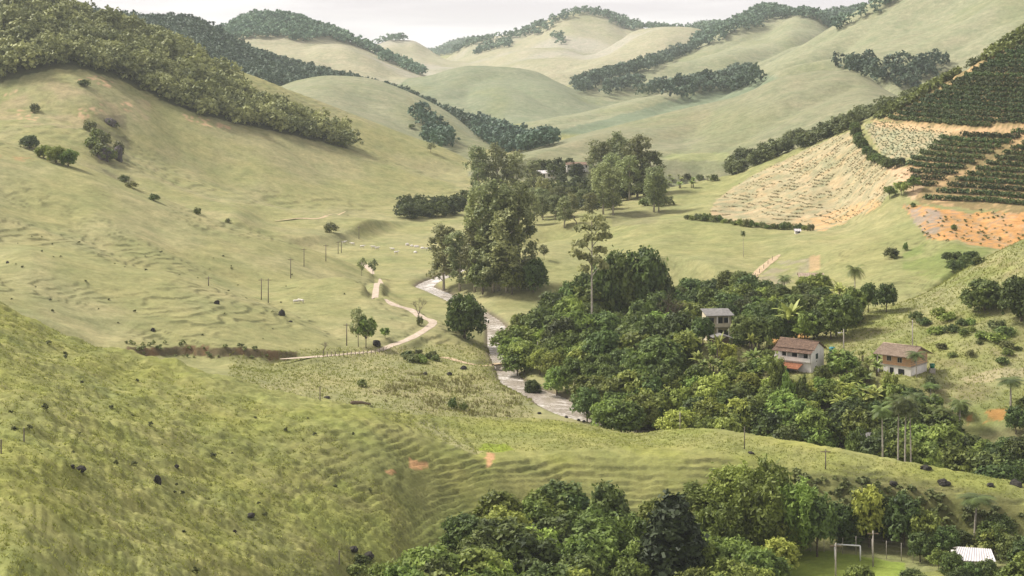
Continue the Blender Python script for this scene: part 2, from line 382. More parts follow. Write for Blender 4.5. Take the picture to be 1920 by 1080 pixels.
def bump(t, b, h, dist, strength=1.0):
    n = N(t, "ShaderNodeBump"); n.inputs['Distance'].default_value = dist; n.inputs['Strength'].default_value = strength
    t.links.new(h, n.inputs['Height']); t.links.new(n.outputs[0], b.inputs['Normal'])
def mat_plain(name, c, c2=None, scale=2.0, rough=0.85, spec=0.2, bmp=0.0, lo=0.35, hi=0.65, st=None):
    m, t, b = nodes(name, rough, spec)
    c2 = c2 or tuple(x * 0.7 for x in c)
    f = noise(t, scale, 5, 0.6, None, st)
    t.links.new(ramp(t, f, lo, hi, c2, c), b.inputs['Base Color'])
    if bmp: bump(t, b, f, bmp)
    return m
def mat_leaf(name, dark, light, trans=0.32, rough=0.6):
    m, t, b = nodes(name, rough, 0.25)
    at = N(t, "ShaderNodeAttribute", attribute_name='tint'); oi = N(t, "ShaderNodeObjectInfo")
    c = mixc(t, dark, light, at.outputs['Fac'])
    hs = N(t, "ShaderNodeHueSaturation"); hs.inputs['Saturation'].default_value = 1.08
    mr = N(t, "ShaderNodeMapRange"); mr.inputs[3].default_value = 0.66; mr.inputs[4].default_value = 1.5; t.links.new(oi.outputs['Random'], mr.inputs[0])
    mh = N(t, "ShaderNodeMapRange"); mh.inputs[3].default_value = 0.476; mh.inputs[4].default_value = 0.518
    ml = N(t, "ShaderNodeMath", operation='FRACT'); mm = N(t, "ShaderNodeMath", operation='MULTIPLY'); mm.inputs[1].default_value = 7.31
    t.links.new(oi.outputs['Random'], mm.inputs[0]); t.links.new(mm.outputs[0], ml.inputs[0]); t.links.new(ml.outputs[0], mh.inputs[0])
    t.links.new(mr.outputs[0], hs.inputs['Value']); t.links.new(mh.outputs[0], hs.inputs['Hue']); t.links.new(c, hs.inputs['Color'])
    t.links.new(hs.outputs[0], b.inputs['Base Color'])
    tr = N(t, "ShaderNodeBsdfTranslucent"); mx = N(t, "ShaderNodeMixShader"); mx.inputs[0].default_value = trans
    t.links.new(hs.outputs[0], tr.inputs[0]); t.links.new(b.outputs[0], mx.inputs[1]); t.links.new(tr.outputs[0], mx.inputs[2])
    t.links.new(mx.outputs[0], t.nodes['Material Output'].inputs['Surface']); return m
mat_leaf('leaf_dark', (0.036,0.055,0.020), (0.150,0.195,0.058))
mat_leaf('leaf_mid', (0.058,0.084,0.025), (0.240,0.300,0.078))
mat_leaf('leaf_light', (0.095,0.125,0.030), (0.350,0.400,0.105))
mat_leaf('leaf_euc', (0.110,0.130,0.060), (0.310,0.335,0.155))
mat_leaf('leaf_conifer', (0.021,0.033,0.015), (0.060,0.081,0.033), 0.1)
mat_leaf('leaf_bamboo', (0.085,0.125,0.030), (0.270,0.345,0.090), 0.3)
mat_leaf('leaf_palm', (0.040,0.060,0.020), (0.135,0.170,0.050), 0.2, 0.5)
mat_leaf('leaf_banana', (0.102,0.132,0.036), (0.312,0.360,0.120), 0.3, 0.5)
mat_leaf('leaf_coffee', (0.022,0.038,0.012), (0.085,0.120,0.034), 0.15)
mat_leaf('leaf_shrub', (0.070,0.082,0.032), (0.200,0.215,0.085))
mat_leaf('leaf_straw', (0.20,0.19,0.10), (0.36,0.33,0.19), 0.2)
mat_leaf('leaf_pale', (0.15,0.17,0.085), (0.33,0.34,0.19), 0.2)
mat_leaf('leaf_forest', (0.075,0.092,0.038), (0.225,0.245,0.105), 0.2)
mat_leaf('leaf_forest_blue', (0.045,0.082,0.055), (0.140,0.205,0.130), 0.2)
mat_leaf('grass_blade', (0.105,0.112,0.030), (0.310,0.315,0.095), 0.3, 0.8)
mat_leaf('reed_blade', (0.17,0.16,0.065), (0.31,0.29,0.125), 0.3, 0.8)
mat_plain('bark', (0.17,0.14,0.11), (0.07,0.055,0.04), 3, 0.95, 0.1)
mat_plain('bark_pale', (0.46,0.42,0.36), (0.24,0.21,0.17), 2, 0.9, 0.1)
mat_plain('wall_white', (0.80,0.76,0.71), (0.66,0.62,0.57), 0.8, 0.9, 0.15)
mat_plain('wall_beige', (0.55,0.49,0.37), (0.42,0.36,0.26), 0.8, 0.9, 0.15)
mat_plain('wall_mint', (0.35,0.52,0.44), (0.27,0.42,0.36), 0.8, 0.9, 0.15)
mat_plain('dark_opening', (0.018,0.02,0.02), (0.01,0.011,0.012), 2, 0.35, 0.4)
mat_plain('green_frame', (0.03,0.10,0.085), None, 4, 0.6)
mat_plain('timber', (0.20,0.15,0.10), (0.10,0.07,0.05), 4, 0.9)
mat_plain('post_wood', (0.22,0.19,0.15), (0.11,0.095,0.075), 5, 0.9)
mat_plain('concrete', (0.42,0.38,0.33), (0.28,0.25,0.21), 2, 0.9)
mat_plain('asbestos', (0.20,0.19,0.18), (0.11,0.105,0.10), 1.5, 0.9)
mat_plain('metal_white', (0.56,0.53,0.53), (0.46,0.43,0.43), 0.6, 0.5, 0.4)
mat_plain('paint_white', (0.80,0.79,0.77), (0.70,0.69,0.66), 3, 0.5, 0.4)
mat_plain('plastic_teal', (0.03,0.22,0.25), None, 3, 0.45, 0.4)
mat_plain('plastic_green', (0.03,0.19,0.11), None, 3, 0.45, 0.4)
mat_plain('cow_white', (0.72,0.68,0.62), (0.52,0.48,0.42), 2, 0.85)
mat_plain('rock_dark', (0.055,0.050,0.042), (0.018,0.017,0.015), 1.2, 0.95, 0.15, 0.25)
mat_plain('rock_pale', (0.66,0.62,0.57), (0.40,0.37,0.33), 1.0, 0.95, 0.15, 0.2)
mat_plain('rock_mauve', (0.13,0.11,0.11), (0.04,0.035,0.037), 0.25, 0.95, 0.1, 0.5)
mat_plain('soil_orange', (0.58,0.25,0.075), (0.30,0.12,0.04), 0.5, 0.95, 0.1, 0.15)
mat_plain('soil_dark', (0.10,0.06,0.035), (0.035,0.024,0.018), 0.5, 0.95, 0.1, 0.15)
mat_plain('road_dirt', (0.47,0.39,0.315), (0.34,0.275,0.21), 0.9, 0.95, 0.1, 0.05)
mat_plain('path_dirt', (0.46,0.36,0.24), (0.32,0.24,0.15), 0.9, 0.95, 0.1, 0.05)
mat_plain('cloth', (0.55,0.55,0.52), None, 3, 0.9)
# roof tiles: rounded rows with weathered clay colours
def mat_roof(name, a, b_, c):
    m, t, b = nodes(name, 0.95, 0.1)
    f = noise(t, 1.6, 6, 0.7); g = noise(t, 7, 3, 0.6)
    cc = mixc(t, ramp(t, f, 0.36, 0.62, a, b_), c, ramp(t, g, 0.52, 0.68))
    t.links.new(cc, b.inputs['Base Color'])
mat_roof('roof_brown', (0.14,0.095,0.072), (0.27,0.185,0.135), (0.08,0.06,0.05))
mat_roof('roof_tan', (0.24,0.185,0.14), (0.38,0.30,0.23), (0.14,0.105,0.08))
mat_roof('roof_red', (0.34,0.15,0.085), (0.46,0.23,0.13), (0.20,0.09,0.055))
def mat_brick():
    m, t, b = nodes('wall_brick', 0.95, 0.1)
    tc = N(t, "ShaderNodeTexCoord"); mp = N(t, "ShaderNodeMapping"); mp.inputs['Rotation'].default_value = (math.pi/2, 0, 0)
    br = N(t, "ShaderNodeTexBrick"); br.inputs['Scale'].default_value = 1.0; br.inputs['Brick Width'].default_value = 0.38; br.inputs['Row Height'].default_value = 0.22; br.inputs['Mortar Size'].default_value = 0.018
    br.inputs['Color1'].default_value = (0.52,0.27,0.13,1); br.inputs['Color2'].default_value = (0.60,0.36,0.19,1); br.inputs['Mortar'].default_value = (0.36,0.26,0.18,1)
    t.links.new(tc.outputs['Object'], mp.inputs[0]); t.links.new(mp.outputs[0], br.inputs['Vector'])
    c = mixc(t, br.outputs[0], (0.40,0.30,0.20), ramp(t, noise(t, 0.7, 4), 0.45, 0.75)); t.links.new(c, b.inputs['Base Color'])
mat_brick()
def mat_water():
    m, t, b = nodes('river_water', 0.22, 0.5)
    f = noise(t, 0.5, 6, 0.7, None, (1.0, 1.3, 1)); g = noise(t, 0.10, 3, 0.5)
    foam = ramp(t, f, 0.50, 0.66); area = ramp(t, g, 0.40, 0.62)
    ff = mixc(t, (0,0,0), foam, area)
    base = ramp(t, g, 0.3, 0.7, (0.27,0.23,0.185), (0.40,0.355,0.305))
    c = mixc(t, base, (0.80,0.77,0.74), ff); t.links.new(c, b.inputs['Base Color'])
    t.links.new(ramp(t, f, 0.45, 0.7, (0.15,)*3, (0.7,)*3), b.inputs['Roughness'])
    bump(t, b, f, 0.35, 0.8)
mat_water()
def mat_terrain():
    m, t, b = nodes('hill_grass', 0.95, 0.08)
    a = N(t, "ShaderNodeAttribute", attribute_name='col'); d = N(t, "ShaderNodeAttribute", attribute_name='bare')
    f1 = noise(t, 0.55, 6, 0.7); f2 = noise(t, 2.6, 4, 0.7); f3 = noise(t, 0.07, 4, 0.6); f4 = noise(t, 0.19, 5, 0.65)
    c = mixc(t, a.outputs['Color'], ramp(t, f1, 0.28, 0.72, (0.78,0.78,0.76), (1.18,1.18,1.16)), 1.0, 'MULTIPLY')
    c = mixc(t, c, ramp(t, f2, 0.3, 0.7, (0.88,0.88,0.87), (1.10,1.10,1.10)), 1.0, 'MULTIPLY')
    c = mixc(t, c, ramp(t, f3, 0.3, 0.7, (0.86,0.92,0.88), (1.14,1.08,1.1)), 1.0, 'MULTIPLY')
    c = mixc(t, c, ramp(t, f4, 0.35, 0.7, (0.78,0.80,0.76), (1.16,1.14,1.12)), 1.0, 'MULTIPLY')
    t.links.new(c, b.inputs['Base Color'])
    ad = N(t, "ShaderNodeMath", operation='ADD'); t.links.new(f1, ad.inputs[0]); t.links.new(f2, ad.inputs[1])
    bump(t, b, ad.outputs[0], 0.16, 0.9)
mat_terrain()

# ------------------------------------------------------------------ object helpers
def mesh_from(name, V, Fq, mats=(), attr=None, smooth=False, midx=None):
    """V (n,3) array, Fq (m,k) array or list of faces"""
    me = bpy.data.meshes.new(name)
    V = np.asarray(V, np.float32); me.vertices.add(len(V)); me.vertices.foreach_set('co', V.ravel())
    Fq = np.asarray(Fq, np.int32); k = Fq.shape[1]
    me.loops.add(Fq.size); me.loops.foreach_set('vertex_index', Fq.ravel())
    me.polygons.add(len(Fq)); me.polygons.foreach_set('loop_start', (np.arange(len(Fq)) * k).astype(np.int32))
    me.update(calc_edges=True)
    if smooth: me.polygons.foreach_set('use_smooth', np.ones(len(Fq), bool))
    for m in mats: me.materials.append(MATS[m])
    if midx is not None: me.polygons.foreach_set('material_index', np.asarray(midx, np.int32))
    if attr is not None:
        for an, av in attr.items():
            av = np.asarray(av, np.float32)
            if av.ndim == 2:
                at = me.color_attributes.new(an, 'FLOAT_COLOR', 'POINT'); at.data.foreach_set('color', av.ravel())
            else:
                at = me.attributes.new(an, 'FLOAT', 'POINT'); at.data.foreach_set('value', av)
    return me
def obj(name, me, parent=None):
    o = bpy.data.objects.new(name, me); COL.objects.link(o)
    if parent is not None: o.parent = parent
    return o
def tag(o, label=None, cat=None, group=None, kind=None):
    if label: o['label'] = label
    if cat: o['category'] = cat
    if group: o['group'] = group
    if kind: o['kind'] = kind
    return o
def empty(name, loc, rz=0.0, sc_=(1,1,1)):
    o = bpy.data.objects.new(name, None); COL.objects.link(o); o.location = loc; o.rotation_euler = (0, 0, rz); o.scale = sc_
    o.empty_display_size = 0.3; return o
class MB:                                  # collects boxes / prisms / tubes into one mesh
    def __init__(s): s.v = []; s.f = []; s.m = []
    def add(s, vs, fs, mi=0):
        b = len(s.v); s.v += [tuple(v) for v in vs]; s.f += [tuple(b+i for i in f) for f in fs]; s.m += [mi]*len(fs); return s
    def box(s, x0, y0, z0, x1, y1, z1, mi=0):
        return s.add([(x0,y0,z0),(x1,y0,z0),(x1,y1,z0),(x0,y1,z0),(x0,y0,z1),(x1,y0,z1),(x1,y1,z1),(x0,y1,z1)],
                     [(0,3,2,1),(4,5,6,7),(0,1,5,4),(1,2,6,5),(2,3,7,6),(3,0,4,7)], mi)
    def prism(s, poly, axis_vec, mi=0):    # poly: list of 3D points, extruded along axis_vec
        n = len(poly); a = [Vector(p) for p in poly]; b = [p + Vector(axis_vec) for p in a]
        return s.add(a + b, [tuple(range(n))[::-1], tuple(range(n, 2*n))] + [(i, (i+1) % n, n+(i+1) % n, n+i) for i in range(n)], mi)
    def tube(s, pts, rad, seg=6, mi=0, cap=True):
        pts = [Vector(p) for p in pts]; rings = []; n = len(pts)
        for i, p in enumerate(pts):
            t = (pts[min(i+1,n-1)] - pts[max(i-1,0)]).normalized()
            a = t.orthogonal().normalized() if abs(t.z) < 0.9 else (Vector((1,0,0)) - t*t.x).normalized()
            c = t.cross(a); r = rad[i] if hasattr(rad, '__len__') else rad
            rings.append([p + (a*math.cos(6.28318*k/seg) + c*math.sin(6.28318*k/seg))*r for k in range(seg)])
        vs = [v for r in rings for v in r]; fs = [(i*seg+k, i*seg+(k+1)%seg, (i+1)*seg+(k+1)%seg, (i+1)*seg+k) for i in range(n-1) for k in range(seg)]
        if cap: fs += [tuple(range(seg))[::-1], tuple((n-1)*seg+k for k in range(seg))]
        return s.add(vs, fs, mi)
    def mesh(s, name, *mats, smooth=False):
        me = bpy.data.meshes.new(name); me.from_pydata(s.v, [], s.f); me.update()
        for m in mats: me.materials.append(MATS[m])
        if len(mats) > 1: me.polygons.foreach_set('material_index', np.array(s.m, np.int32))
        if smooth: me.polygons.foreach_set('use_smooth', np.ones(len(s.f), bool))
        return me
    def build(s, name, mats, parent=None, smooth=False):
        mats = (mats,) if isinstance(mats, str) else mats
        return obj(name, s.mesh(name, *mats, smooth=smooth), parent)

# ------------------------------------------------------------------ terrain colour and mesh
def blend(C, m, c): C[:] = C * (1 - m[..., None]) + np.array(c) * m[..., None]
PU = UU + 5 * fbm(XX/ (0.012*DD), YY/(0.04*DD), 2, 80); PV = _V + 3.0 * fbm(XX/(0.012*DD), YY/(0.04*DD), 2, 83)
C = np.zeros((ND, NU, 3)); C[:] = (0.335, 0.320, 0.135)
n1 = fbm(XX/45, YY/60, 4, 90); n2 = fbm(XX/12, YY/16, 3, 95); n3 = fbm(XX/200, YY/260, 3, 99)
blend(C, sstep(-0.3, 0.6, n1) * 0.55, (0.40, 0.365, 0.185))
blend(C, sstep(0.0, 0.7, n3) * 0.5, (0.30, 0.31, 0.12))
blend(C, own('A') * (0.55 + 0.35 * sstep(-0.2, 0.5, n2)), (0.315, 0.325, 0.085))
blend(C, own('A') * sstep(0.25, 0.7, fbm(XX/20, YY/20, 3, 92)) * 0.5, (0.36, 0.345, 0.12))
blend(C, own('A') * (1 - sstep(2.0, 7.0, ZS)) * sstep(620, 700, PU) * (1-sstep(800, 900, PU)) * 0.7, (0.25, 0.31, 0.06))
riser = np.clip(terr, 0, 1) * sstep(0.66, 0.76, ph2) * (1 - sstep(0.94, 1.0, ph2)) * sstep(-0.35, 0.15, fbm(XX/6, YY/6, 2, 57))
blend(C, riser * 0.85, (0.125, 0.125, 0.052))  # risers darkened: dead grass colour with the shade of the steps painted in
lm = own('A') * (1 - sstep(620, 900, UU)); blend(C, lm * sstep(0.0, 0.5, fbm(XX/1.7, YY/2.6, 3, 171)) * 0.5, (0.20, 0.215, 0.058)); blend(C, lm * sstep(0.1, 0.6, fbm(XX/2.3, YY/3.4, 3, 175)) * 0.5, (0.40, 0.39, 0.13))
shr = own('A') * (1 - sstep(420, 900, UU)) * sstep(0.25, 0.5, fbm(XX/5, YY/7, 4, 105))
blend(C, shr * 0.3, (0.18, 0.19, 0.06))
blend(C, own('A') * sstep(480, 640, UU) * sstep(0.2, 0.36, SLOPE) * 0.55, (0.215, 0.215, 0.075))
blend(C, own('A') * sstep(1480, 1600, UU) * sstep(0.15, 0.3, SLOPE) * sstep(-0.3, 0.2, n2) * 0.7, (0.16, 0.155, 0.065))
blend(C, own('I', 'Ispur', 'G', 'Fpasture', 'F') * (0.5 + 0.4 * sstep(-0.1, 0.5, n3)), (0.45, 0.41, 0.32))
blend(C, own('M', 'Lpasture', 'L', 'D') * 0.75, (0.305, 0.31, 0.20))
blend(C, own('N') * 0.85, (0.27, 0.268, 0.165))
blend(C, own('J') * 0.85, (0.25, 0.275, 0.175))
blend(C, own('J','M','N','Lpasture','D','I') * sstep(0.0, 0.6, fbm(XX/90, YY/130, 4, 97)) * 0.4, (0.25, 0.265, 0.12))
blend(C, own('C') * sstep(-0.2, 0.5, n1) * 0.4, (0.33, 0.30, 0.15))
blend(C, own('Q') * sstep(-0.1, 0.5, n2) * 0.5, (0.25, 0.28, 0.07))
blend(C, own('Q') * sstep(0.1, 0.6, fbm(XX/9, YY/9, 3, 107)) * 0.5, (0.26, 0.215, 0.11))
def patch(owners, poly, col, amt=1.0, nscale=None, lo=-0.1, hi=0.3, seed=120):
    m = inpoly(PU, PV, poly)
    if owners: m &= own(*owners) if owners != 'floor' else (OWN < 0)
    m = m.astype(float) * amt
    if nscale: m *= sstep(lo, hi, fbm(XX/nscale, YY/nscale, 4, seed))
    blend(C, m, col); return m
ORANGE, TAN = (0.62, 0.33, 0.12), (0.55, 0.39, 0.22)
FOREST_C = [(-240,40),(-240,195),(0,158),(60,138),(110,130),(160,130),(230,152),(300,187),(380,217),(470,237),(560,257),(655,280),(648,272),(560,226),(480,188),(420,150),(380,118),(250,60),(0,-40)]
patch(('C',), FOREST_C, (0.14, 0.14, 0.065))
patch(('E',), [(-240,-400),(2200,-400),(2200,1200),(-240,1200)], (0.06, 0.065, 0.03))
patch(('M',), [(960,268),(1000,255),(1130,225),(1300,178),(1440,140),(1480,150),(1430,172),(1300,218),(1150,250)], (0.205, 0.25, 0.15), 0.85)
patch(('N',), [(1000,300),(1050,268),(1200,235),(1330,205),(1330,240),(1200,275),(1100,300)], (0.29, 0.27, 0.15), 0.55, 60, -0.5, 0.1)
patch(('N',), [(1240,300),(1260,288),(1370,286),(1370,302)], (0.34, 0.36, 0.15), 0.6)
patch(('D',), [(760,180),(830,215),(915,280),(870,300),(800,260)], (0.26, 0.255, 0.135), 0.6)
patch(('A',), [(540,940),(640,900),(730,950),(735,1100),(640,1100),(590,1010)], (0.32, 0.35, 0.085), 0.55, 9, -0.6, 0.1)
# eroded patches on the left hill
for P in ([(150,222),(148,205),(170,196),(196,196),(198,212),(176,214),(162,226)], [(150,150),(165,135),(215,155),(205,165)], [(225,190),(255,190),(262,212),(235,210)], [(25,200),(55,205),(75,225),(30,226)], [(5,180),(32,165),(30,178)], [(340,212),(440,236),(430,250),(350,224)]):
    patch(('C',), P, (0.66, 0.43, 0.25), 0.9, 3.5, 0.05, 0.35)
patch(('C',), [(0,170),(90,150),(280,190),(280,225),(150,240),(60,240),(0,225)], (0.44, 0.34, 0.20), 0.5, 16, -0.2, 0.5)
patch(('C',), [(160,215),(235,215),(245,330),(300,380),(260,375),(200,330),(165,280)], (0.17, 0.155, 0.085), 0.7, 10, -0.2, 0.3)
patch(('B',), [(-10,290),(15,292),(60,296),(95,303),(60,303),(0,298)], (0.50, 0.31, 0.15), 0.6, 6, -0.2, 0.3)
# right hillside: stripped field, fallow plot, coffee soil, earth cuts
FIELD = [(1325,410),(1345,372),(1400,335),(1470,300),(1530,272),(1592,246),(1612,270),(1625,290),(1655,308),(1690,318),(1705,330),(1668,362),(1650,385),(1600,408),(1545,434),(1440,426),(1380,418)]
fm = patch(('O',), FIELD, (0.47, 0.39, 0.225))
stripe = sstep(0.35, 0.5, np.abs(((ZS + 0.5*fbm(XX/8, YY/8, 3, 130)) / 1.5) % 1 - 0.5) * 2)
blend(C, fm * stripe * sstep(-0.45, 0.1, fbm(XX/10, YY/10, 3, 132)) * 0.9, (0.37, 0.345, 0.20))
blend(C, fm * sstep(0.1, 0.5, fbm(XX/7, YY/5, 4, 134)) * 0.5, (0.60, 0.42, 0.22))
patch(('O',), [(1455,428),(1540,405),(1640,372),(1655,385),(1600,410),(1545,434)], (0.62, 0.40, 0.19), 0.9, 7, -0.3, 0.1)
fal = [(1618,232),(1660,228),(1790,246),(1735,285),(1690,300),(1665,300),(1640,275)]
patch(('O',), fal, (0.46, 0.38, 0.22)); patch(('O',), fal, (0.36, 0.36, 0.22), 0.8, 4, -0.2, 0.2)
COFFEE = [(1655,222),(1700,195),(1800,130),(1920,62),(2200,-60),(2200,405),(1920,400),(1722,382),(1700,330),(1690,318),(1740,285),(1790,246),(1700,236)]
patch(('O',), COFFEE, (0.29, 0.22, 0.10)); patch(('O',), COFFEE, (0.60, 0.40, 0.20), 0.8, 6, 0.15, 0.45)
patch(('O',), [(1630,225),(1790,240),(1920,238),(2000,238),(2000,246),(1790,252),(1640,236)], (0.66, 0.44, 0.24), 0.85)
patch(('O',), [(1655,305),(1720,320),(1735,345),(1712,378),(1690,345)], (0.66, 0.45, 0.27), 0.85)
CUT = [(1692,384),(1722,384),(1800,398),(1925,398),(2200,390),(2200,470),(1900,470),(1868,468),(1800,452),(1740,448),(1712,410)]
patch(('O',), CUT, ORANGE); patch(('O',), CUT, (0.66, 0.36, 0.15), 0.8, 5, 0, 0.35); patch(('O',), [(1700,386),(1760,395),(1770,415),(1745,447),(1712,415)], (0.36, 0.31, 0.25), 0.85, 4, -0.3, 0.1)
patch(('O',), CUT, (0.34, 0.29, 0.20), 0.6, 3, 0.05, 0.4, 141)
patch(('O',), [(1395,560),(1410,530),(1460,490),(1530,482),(1536,505),(1480,530),(1440,545)], (0.34, 0.29, 0.19), 0.8, 7, -0.3, 0.2)
patch(('O',), [(1520,480),(1536,478),(1538,505),(1520,510)], (0.52, 0.36, 0.19), 0.9)
#patch(('O',), [(1545,520),(1700,460),(1860,460),(1840,480),(1730,550),(1640,575),(1560,560)], (0.22, 0.26, 0.07), 0.75, 25, -0.6, 0.0)
patch(('O',), [(1740,450),(1865,468),(1800,510),(1740,548),(1700,540),(1690,480)], (0.20, 0.25, 0.07), 0.7, 20, -0.6, 0)
patch(('Q',), [(1440,628),(1520,625),(1525,640),(1450,650)], ORANGE, 0.95); patch(('Q',), [(1812,778),(1860,768),(1900,764),(1910,782),(1870,790),(1815,798)], (0.54, 0.27, 0.09), 0.9, 4, -0.3, 0.2)
patch(('Q',), [(1560,600),(1730,580),(1760,570),(1900,600),(1920,660),(1700,660),(1560,625)], (0.30, 0.33, 0.08), 0.5, 14, -0.1, 0.4)
patch(('Q',), [(1790,712),(1870,690),(1930,690),(1930,705),(1850,718)], (0.50, 0.42, 0.24), 0.8)
patch(('O','Ocrest'), [(1140,395),(1250,395),(1230,418),(1150,425)], (0.25, 0.235, 0.12), 0.6)
# foreground slips of bare earth, wet hollow, trodden crest
patch(('A',), [(766,876),(770,862),(800,862),(803,876),(785,882)], (0.62, 0.36, 0.17)); patch(('A',), [(722,888),(728,880),(742,880),(740,888)], (0.58, 0.34, 0.16)); patch(('A',), [(908,860),(912,848),(928,850),(925,864),(912,880)], (0.60, 0.36, 0.18))
patch(('A',), [(895,845),(905,832),(945,832),(965,842),(940,847)], (0.30, 0.37, 0.04), 0.8)
patch(('A',), [(780,790),(800,790),(860,828),(905,848),(890,852),(845,835)], (0.43, 0.40, 0.20), 0.6)
patch(None, [(670,745),(740,690),(960,725),(1010,760),(980,790),(820,780)], (0.34, 0.31, 0.16), 0.5, 9, -0.3, 0.2)
patch(None, [(1440,1042),(1470,1031),(1560,1034),(1700,1056),(1700,1100),(1440,1100)], (0.30, 0.36, 0.07))
# river bed
ix, ds, ex = nearest(riv, 14); C[ix] = C[ix] * sstep(0.0, 1.6, ds - ex[:,1]/2)[:, None] + np.array((0.20, 0.16, 0.11)) * (1 - sstep(0.0, 1.6, ds - ex[:,1]/2))[:, None]
# cut bank along the foot of the pasture: a real step in the ground
du = np.interp(GU, [200,230,300,345,420,470,520,560,620], [649,653,654,648,657,655,661,660,664])
dl = np.array([hit(u, v, 345).y for u, v in zip(GU, du)])
dl = np.convolve(np.pad(dl, 4, mode='edge'), np.ones(9)/9, 'valid') + 1.2 * perlin(GU/22, GU*0, 150)
drop = np.interp(GU, [215,250,320,400,440,470,540,590], [0,0.9,1.8,1.7,0.9,1.2,1.0,0])
sf = 1 - sstep(-0.9, 0.6, DD - dl); fade = sstep(-26, -4, DD - dl)
ZZ -= drop * sf * fade
face = (np.abs(DD - dl + 0.1) < 1.0) * (drop > 0.6)
blend(C, face.astype(float) * 0.9, (0.16, 0.12, 0.065)); blend(C, face * sstep(0.15, 0.4, fbm(XX/5, YY/5, 3, 151)) * 0.6, (0.27, 0.16, 0.08))
C *= np.array((0.70, 0.715, 0.785))
_V = vmap()
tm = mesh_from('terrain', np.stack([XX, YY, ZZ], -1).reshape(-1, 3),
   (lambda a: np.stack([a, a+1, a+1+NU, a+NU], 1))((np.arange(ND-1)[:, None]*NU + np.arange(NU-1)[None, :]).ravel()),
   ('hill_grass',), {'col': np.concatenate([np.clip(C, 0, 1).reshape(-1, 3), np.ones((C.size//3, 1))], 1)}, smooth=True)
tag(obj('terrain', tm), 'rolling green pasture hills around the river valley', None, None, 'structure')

# ------------------------------------------------------------------ water and dirt roads
def ribbon(name, P, mat, across=6, lift=0.05, drape=True, wob=0.0):
    P = [Vector(p[:3]) for p in P], [p[3] for p in P]; pts, wd = P; V = []; n = len(pts)
    for i, p in enumerate(pts):
        t = pts[min(i+1,n-1)] - pts[max(i-1,0)]; t.z = 0; t.normalize(); s = Vector((t.y, -t.x, 0))
        for k in range(across + 1):
            q = p + s * wd[i] * (k/across - 0.5) * (1 + (wob * math.sin(i*1.7) * math.cos(i*.63)))
            V.append((q.x, q.y, (max(p.z, gz(q.x, q.y)) if drape else p.z) + lift))
    a = across + 1
    Fq = [(i*a+k, i*a+k+1, (i+1)*a+k+1, (i+1)*a+k) for i in range(n-1) for k in range(across)]
    return obj(name, mesh_from(name, V, Fq, (mat,), smooth=True))
tag(ribbon('river', [(x, y, z, wd + 1.4) for x, y, z, wd in riv], 'river_water', 8, 0.0, False), 'shallow pale river with small rapids winding through the valley', None, None, 'structure')
RN = {'main': ('road', 'pale dirt road winding past the small tree'), 'upper': ('road', 'short bend of pale dirt road above the terraced hump'), 'far': ('road', 'farthest patch of pale dirt road between small trees'),
      'bridge_path': ('path', 'narrow dirt path leading to the footbridge'), 'hill_path': ('path', 'straight dirt track climbing above the palms'), 'valley': ('path', 'grey track along the foot of the left hill')}
for k in ROADS: tag(ribbon(RN[k][0], [(x, y, z, wd*min(1, .3+.14*min(i, len(road_pts[k])-1-i))) for i, (x, y, z, wd) in enumerate(road_pts[k])], 'path_dirt' if 'path' in k or k == 'valley' else 'road_dirt', 6, 0.07, True, 0.12), RN[k][1], None, None, 'structure')
# ------------------------------------------------------------------ vegetation prototypes (leaf cards in clumps on the lobes of each crown)
def unit(v): return v / np.maximum(np.linalg.norm(v, axis=-1, keepdims=True), 1e-9)
def cards(cent, nrm, size, asp, r):
    n = len(cent); a = unit(np.cross(nrm, unit(r.normal(size=(n,3))))); b = np.cross(nrm, a)
    s = (size * r.uniform(0.65, 1.35, n))[:, None]
    c = np.stack([cent - a*s - b*s*asp*0.6, cent + a*s*0.7 - b*s*asp, cent + a*s + b*s*asp*0.6, cent - a*s*0.7 + b*s*asp], 1) if True else None
    return c.reshape(-1, 3), np.arange(4*n).reshape(n, 4)
def crown(lobes, sub, per, size, sub_r, seed, up=0.35, asp=0.6, droop=0.0, low=-0.55):
    r = np.random.default_rng(seed); CE, NR, TI = [], [], []
    for (cx, cy, cz, rx, ry, rz) in lobes:
        d = unit(r.normal(size=(sub*2, 3))); d = d[d[:, 2] > low][:sub]; n = len(d)
        p = np.array((cx,cy,cz)) + d * np.array((rx,ry,rz)) * r.uniform(0.86, 1.06, (n,1))
        q = np.repeat(p, per, 0) + r.normal(size=(n*per, 3)) * sub_r * 0.6
        q[:, 2] -= droop * np.abs(r.normal(size=n*per))
        dn = np.repeat(d, per, 0)
        CE.append(q); NR.append(unit(dn + np.array((0,0,up)) + r.normal(size=(n*per,3))*0.55))
        TI.append(np.clip(np.repeat(r.uniform(0.05, 0.95, n), per)*0.65 + r.uniform(0,1,n*per)*0.25 + r.uniform(-0.1,0.2), 0, 1))
    CE, NR, TI = map(np.concatenate, (CE, NR, TI))
    V, Fq = cards(CE, NR, size, asp, r)
    return V, Fq, np.repeat(TI, 4)
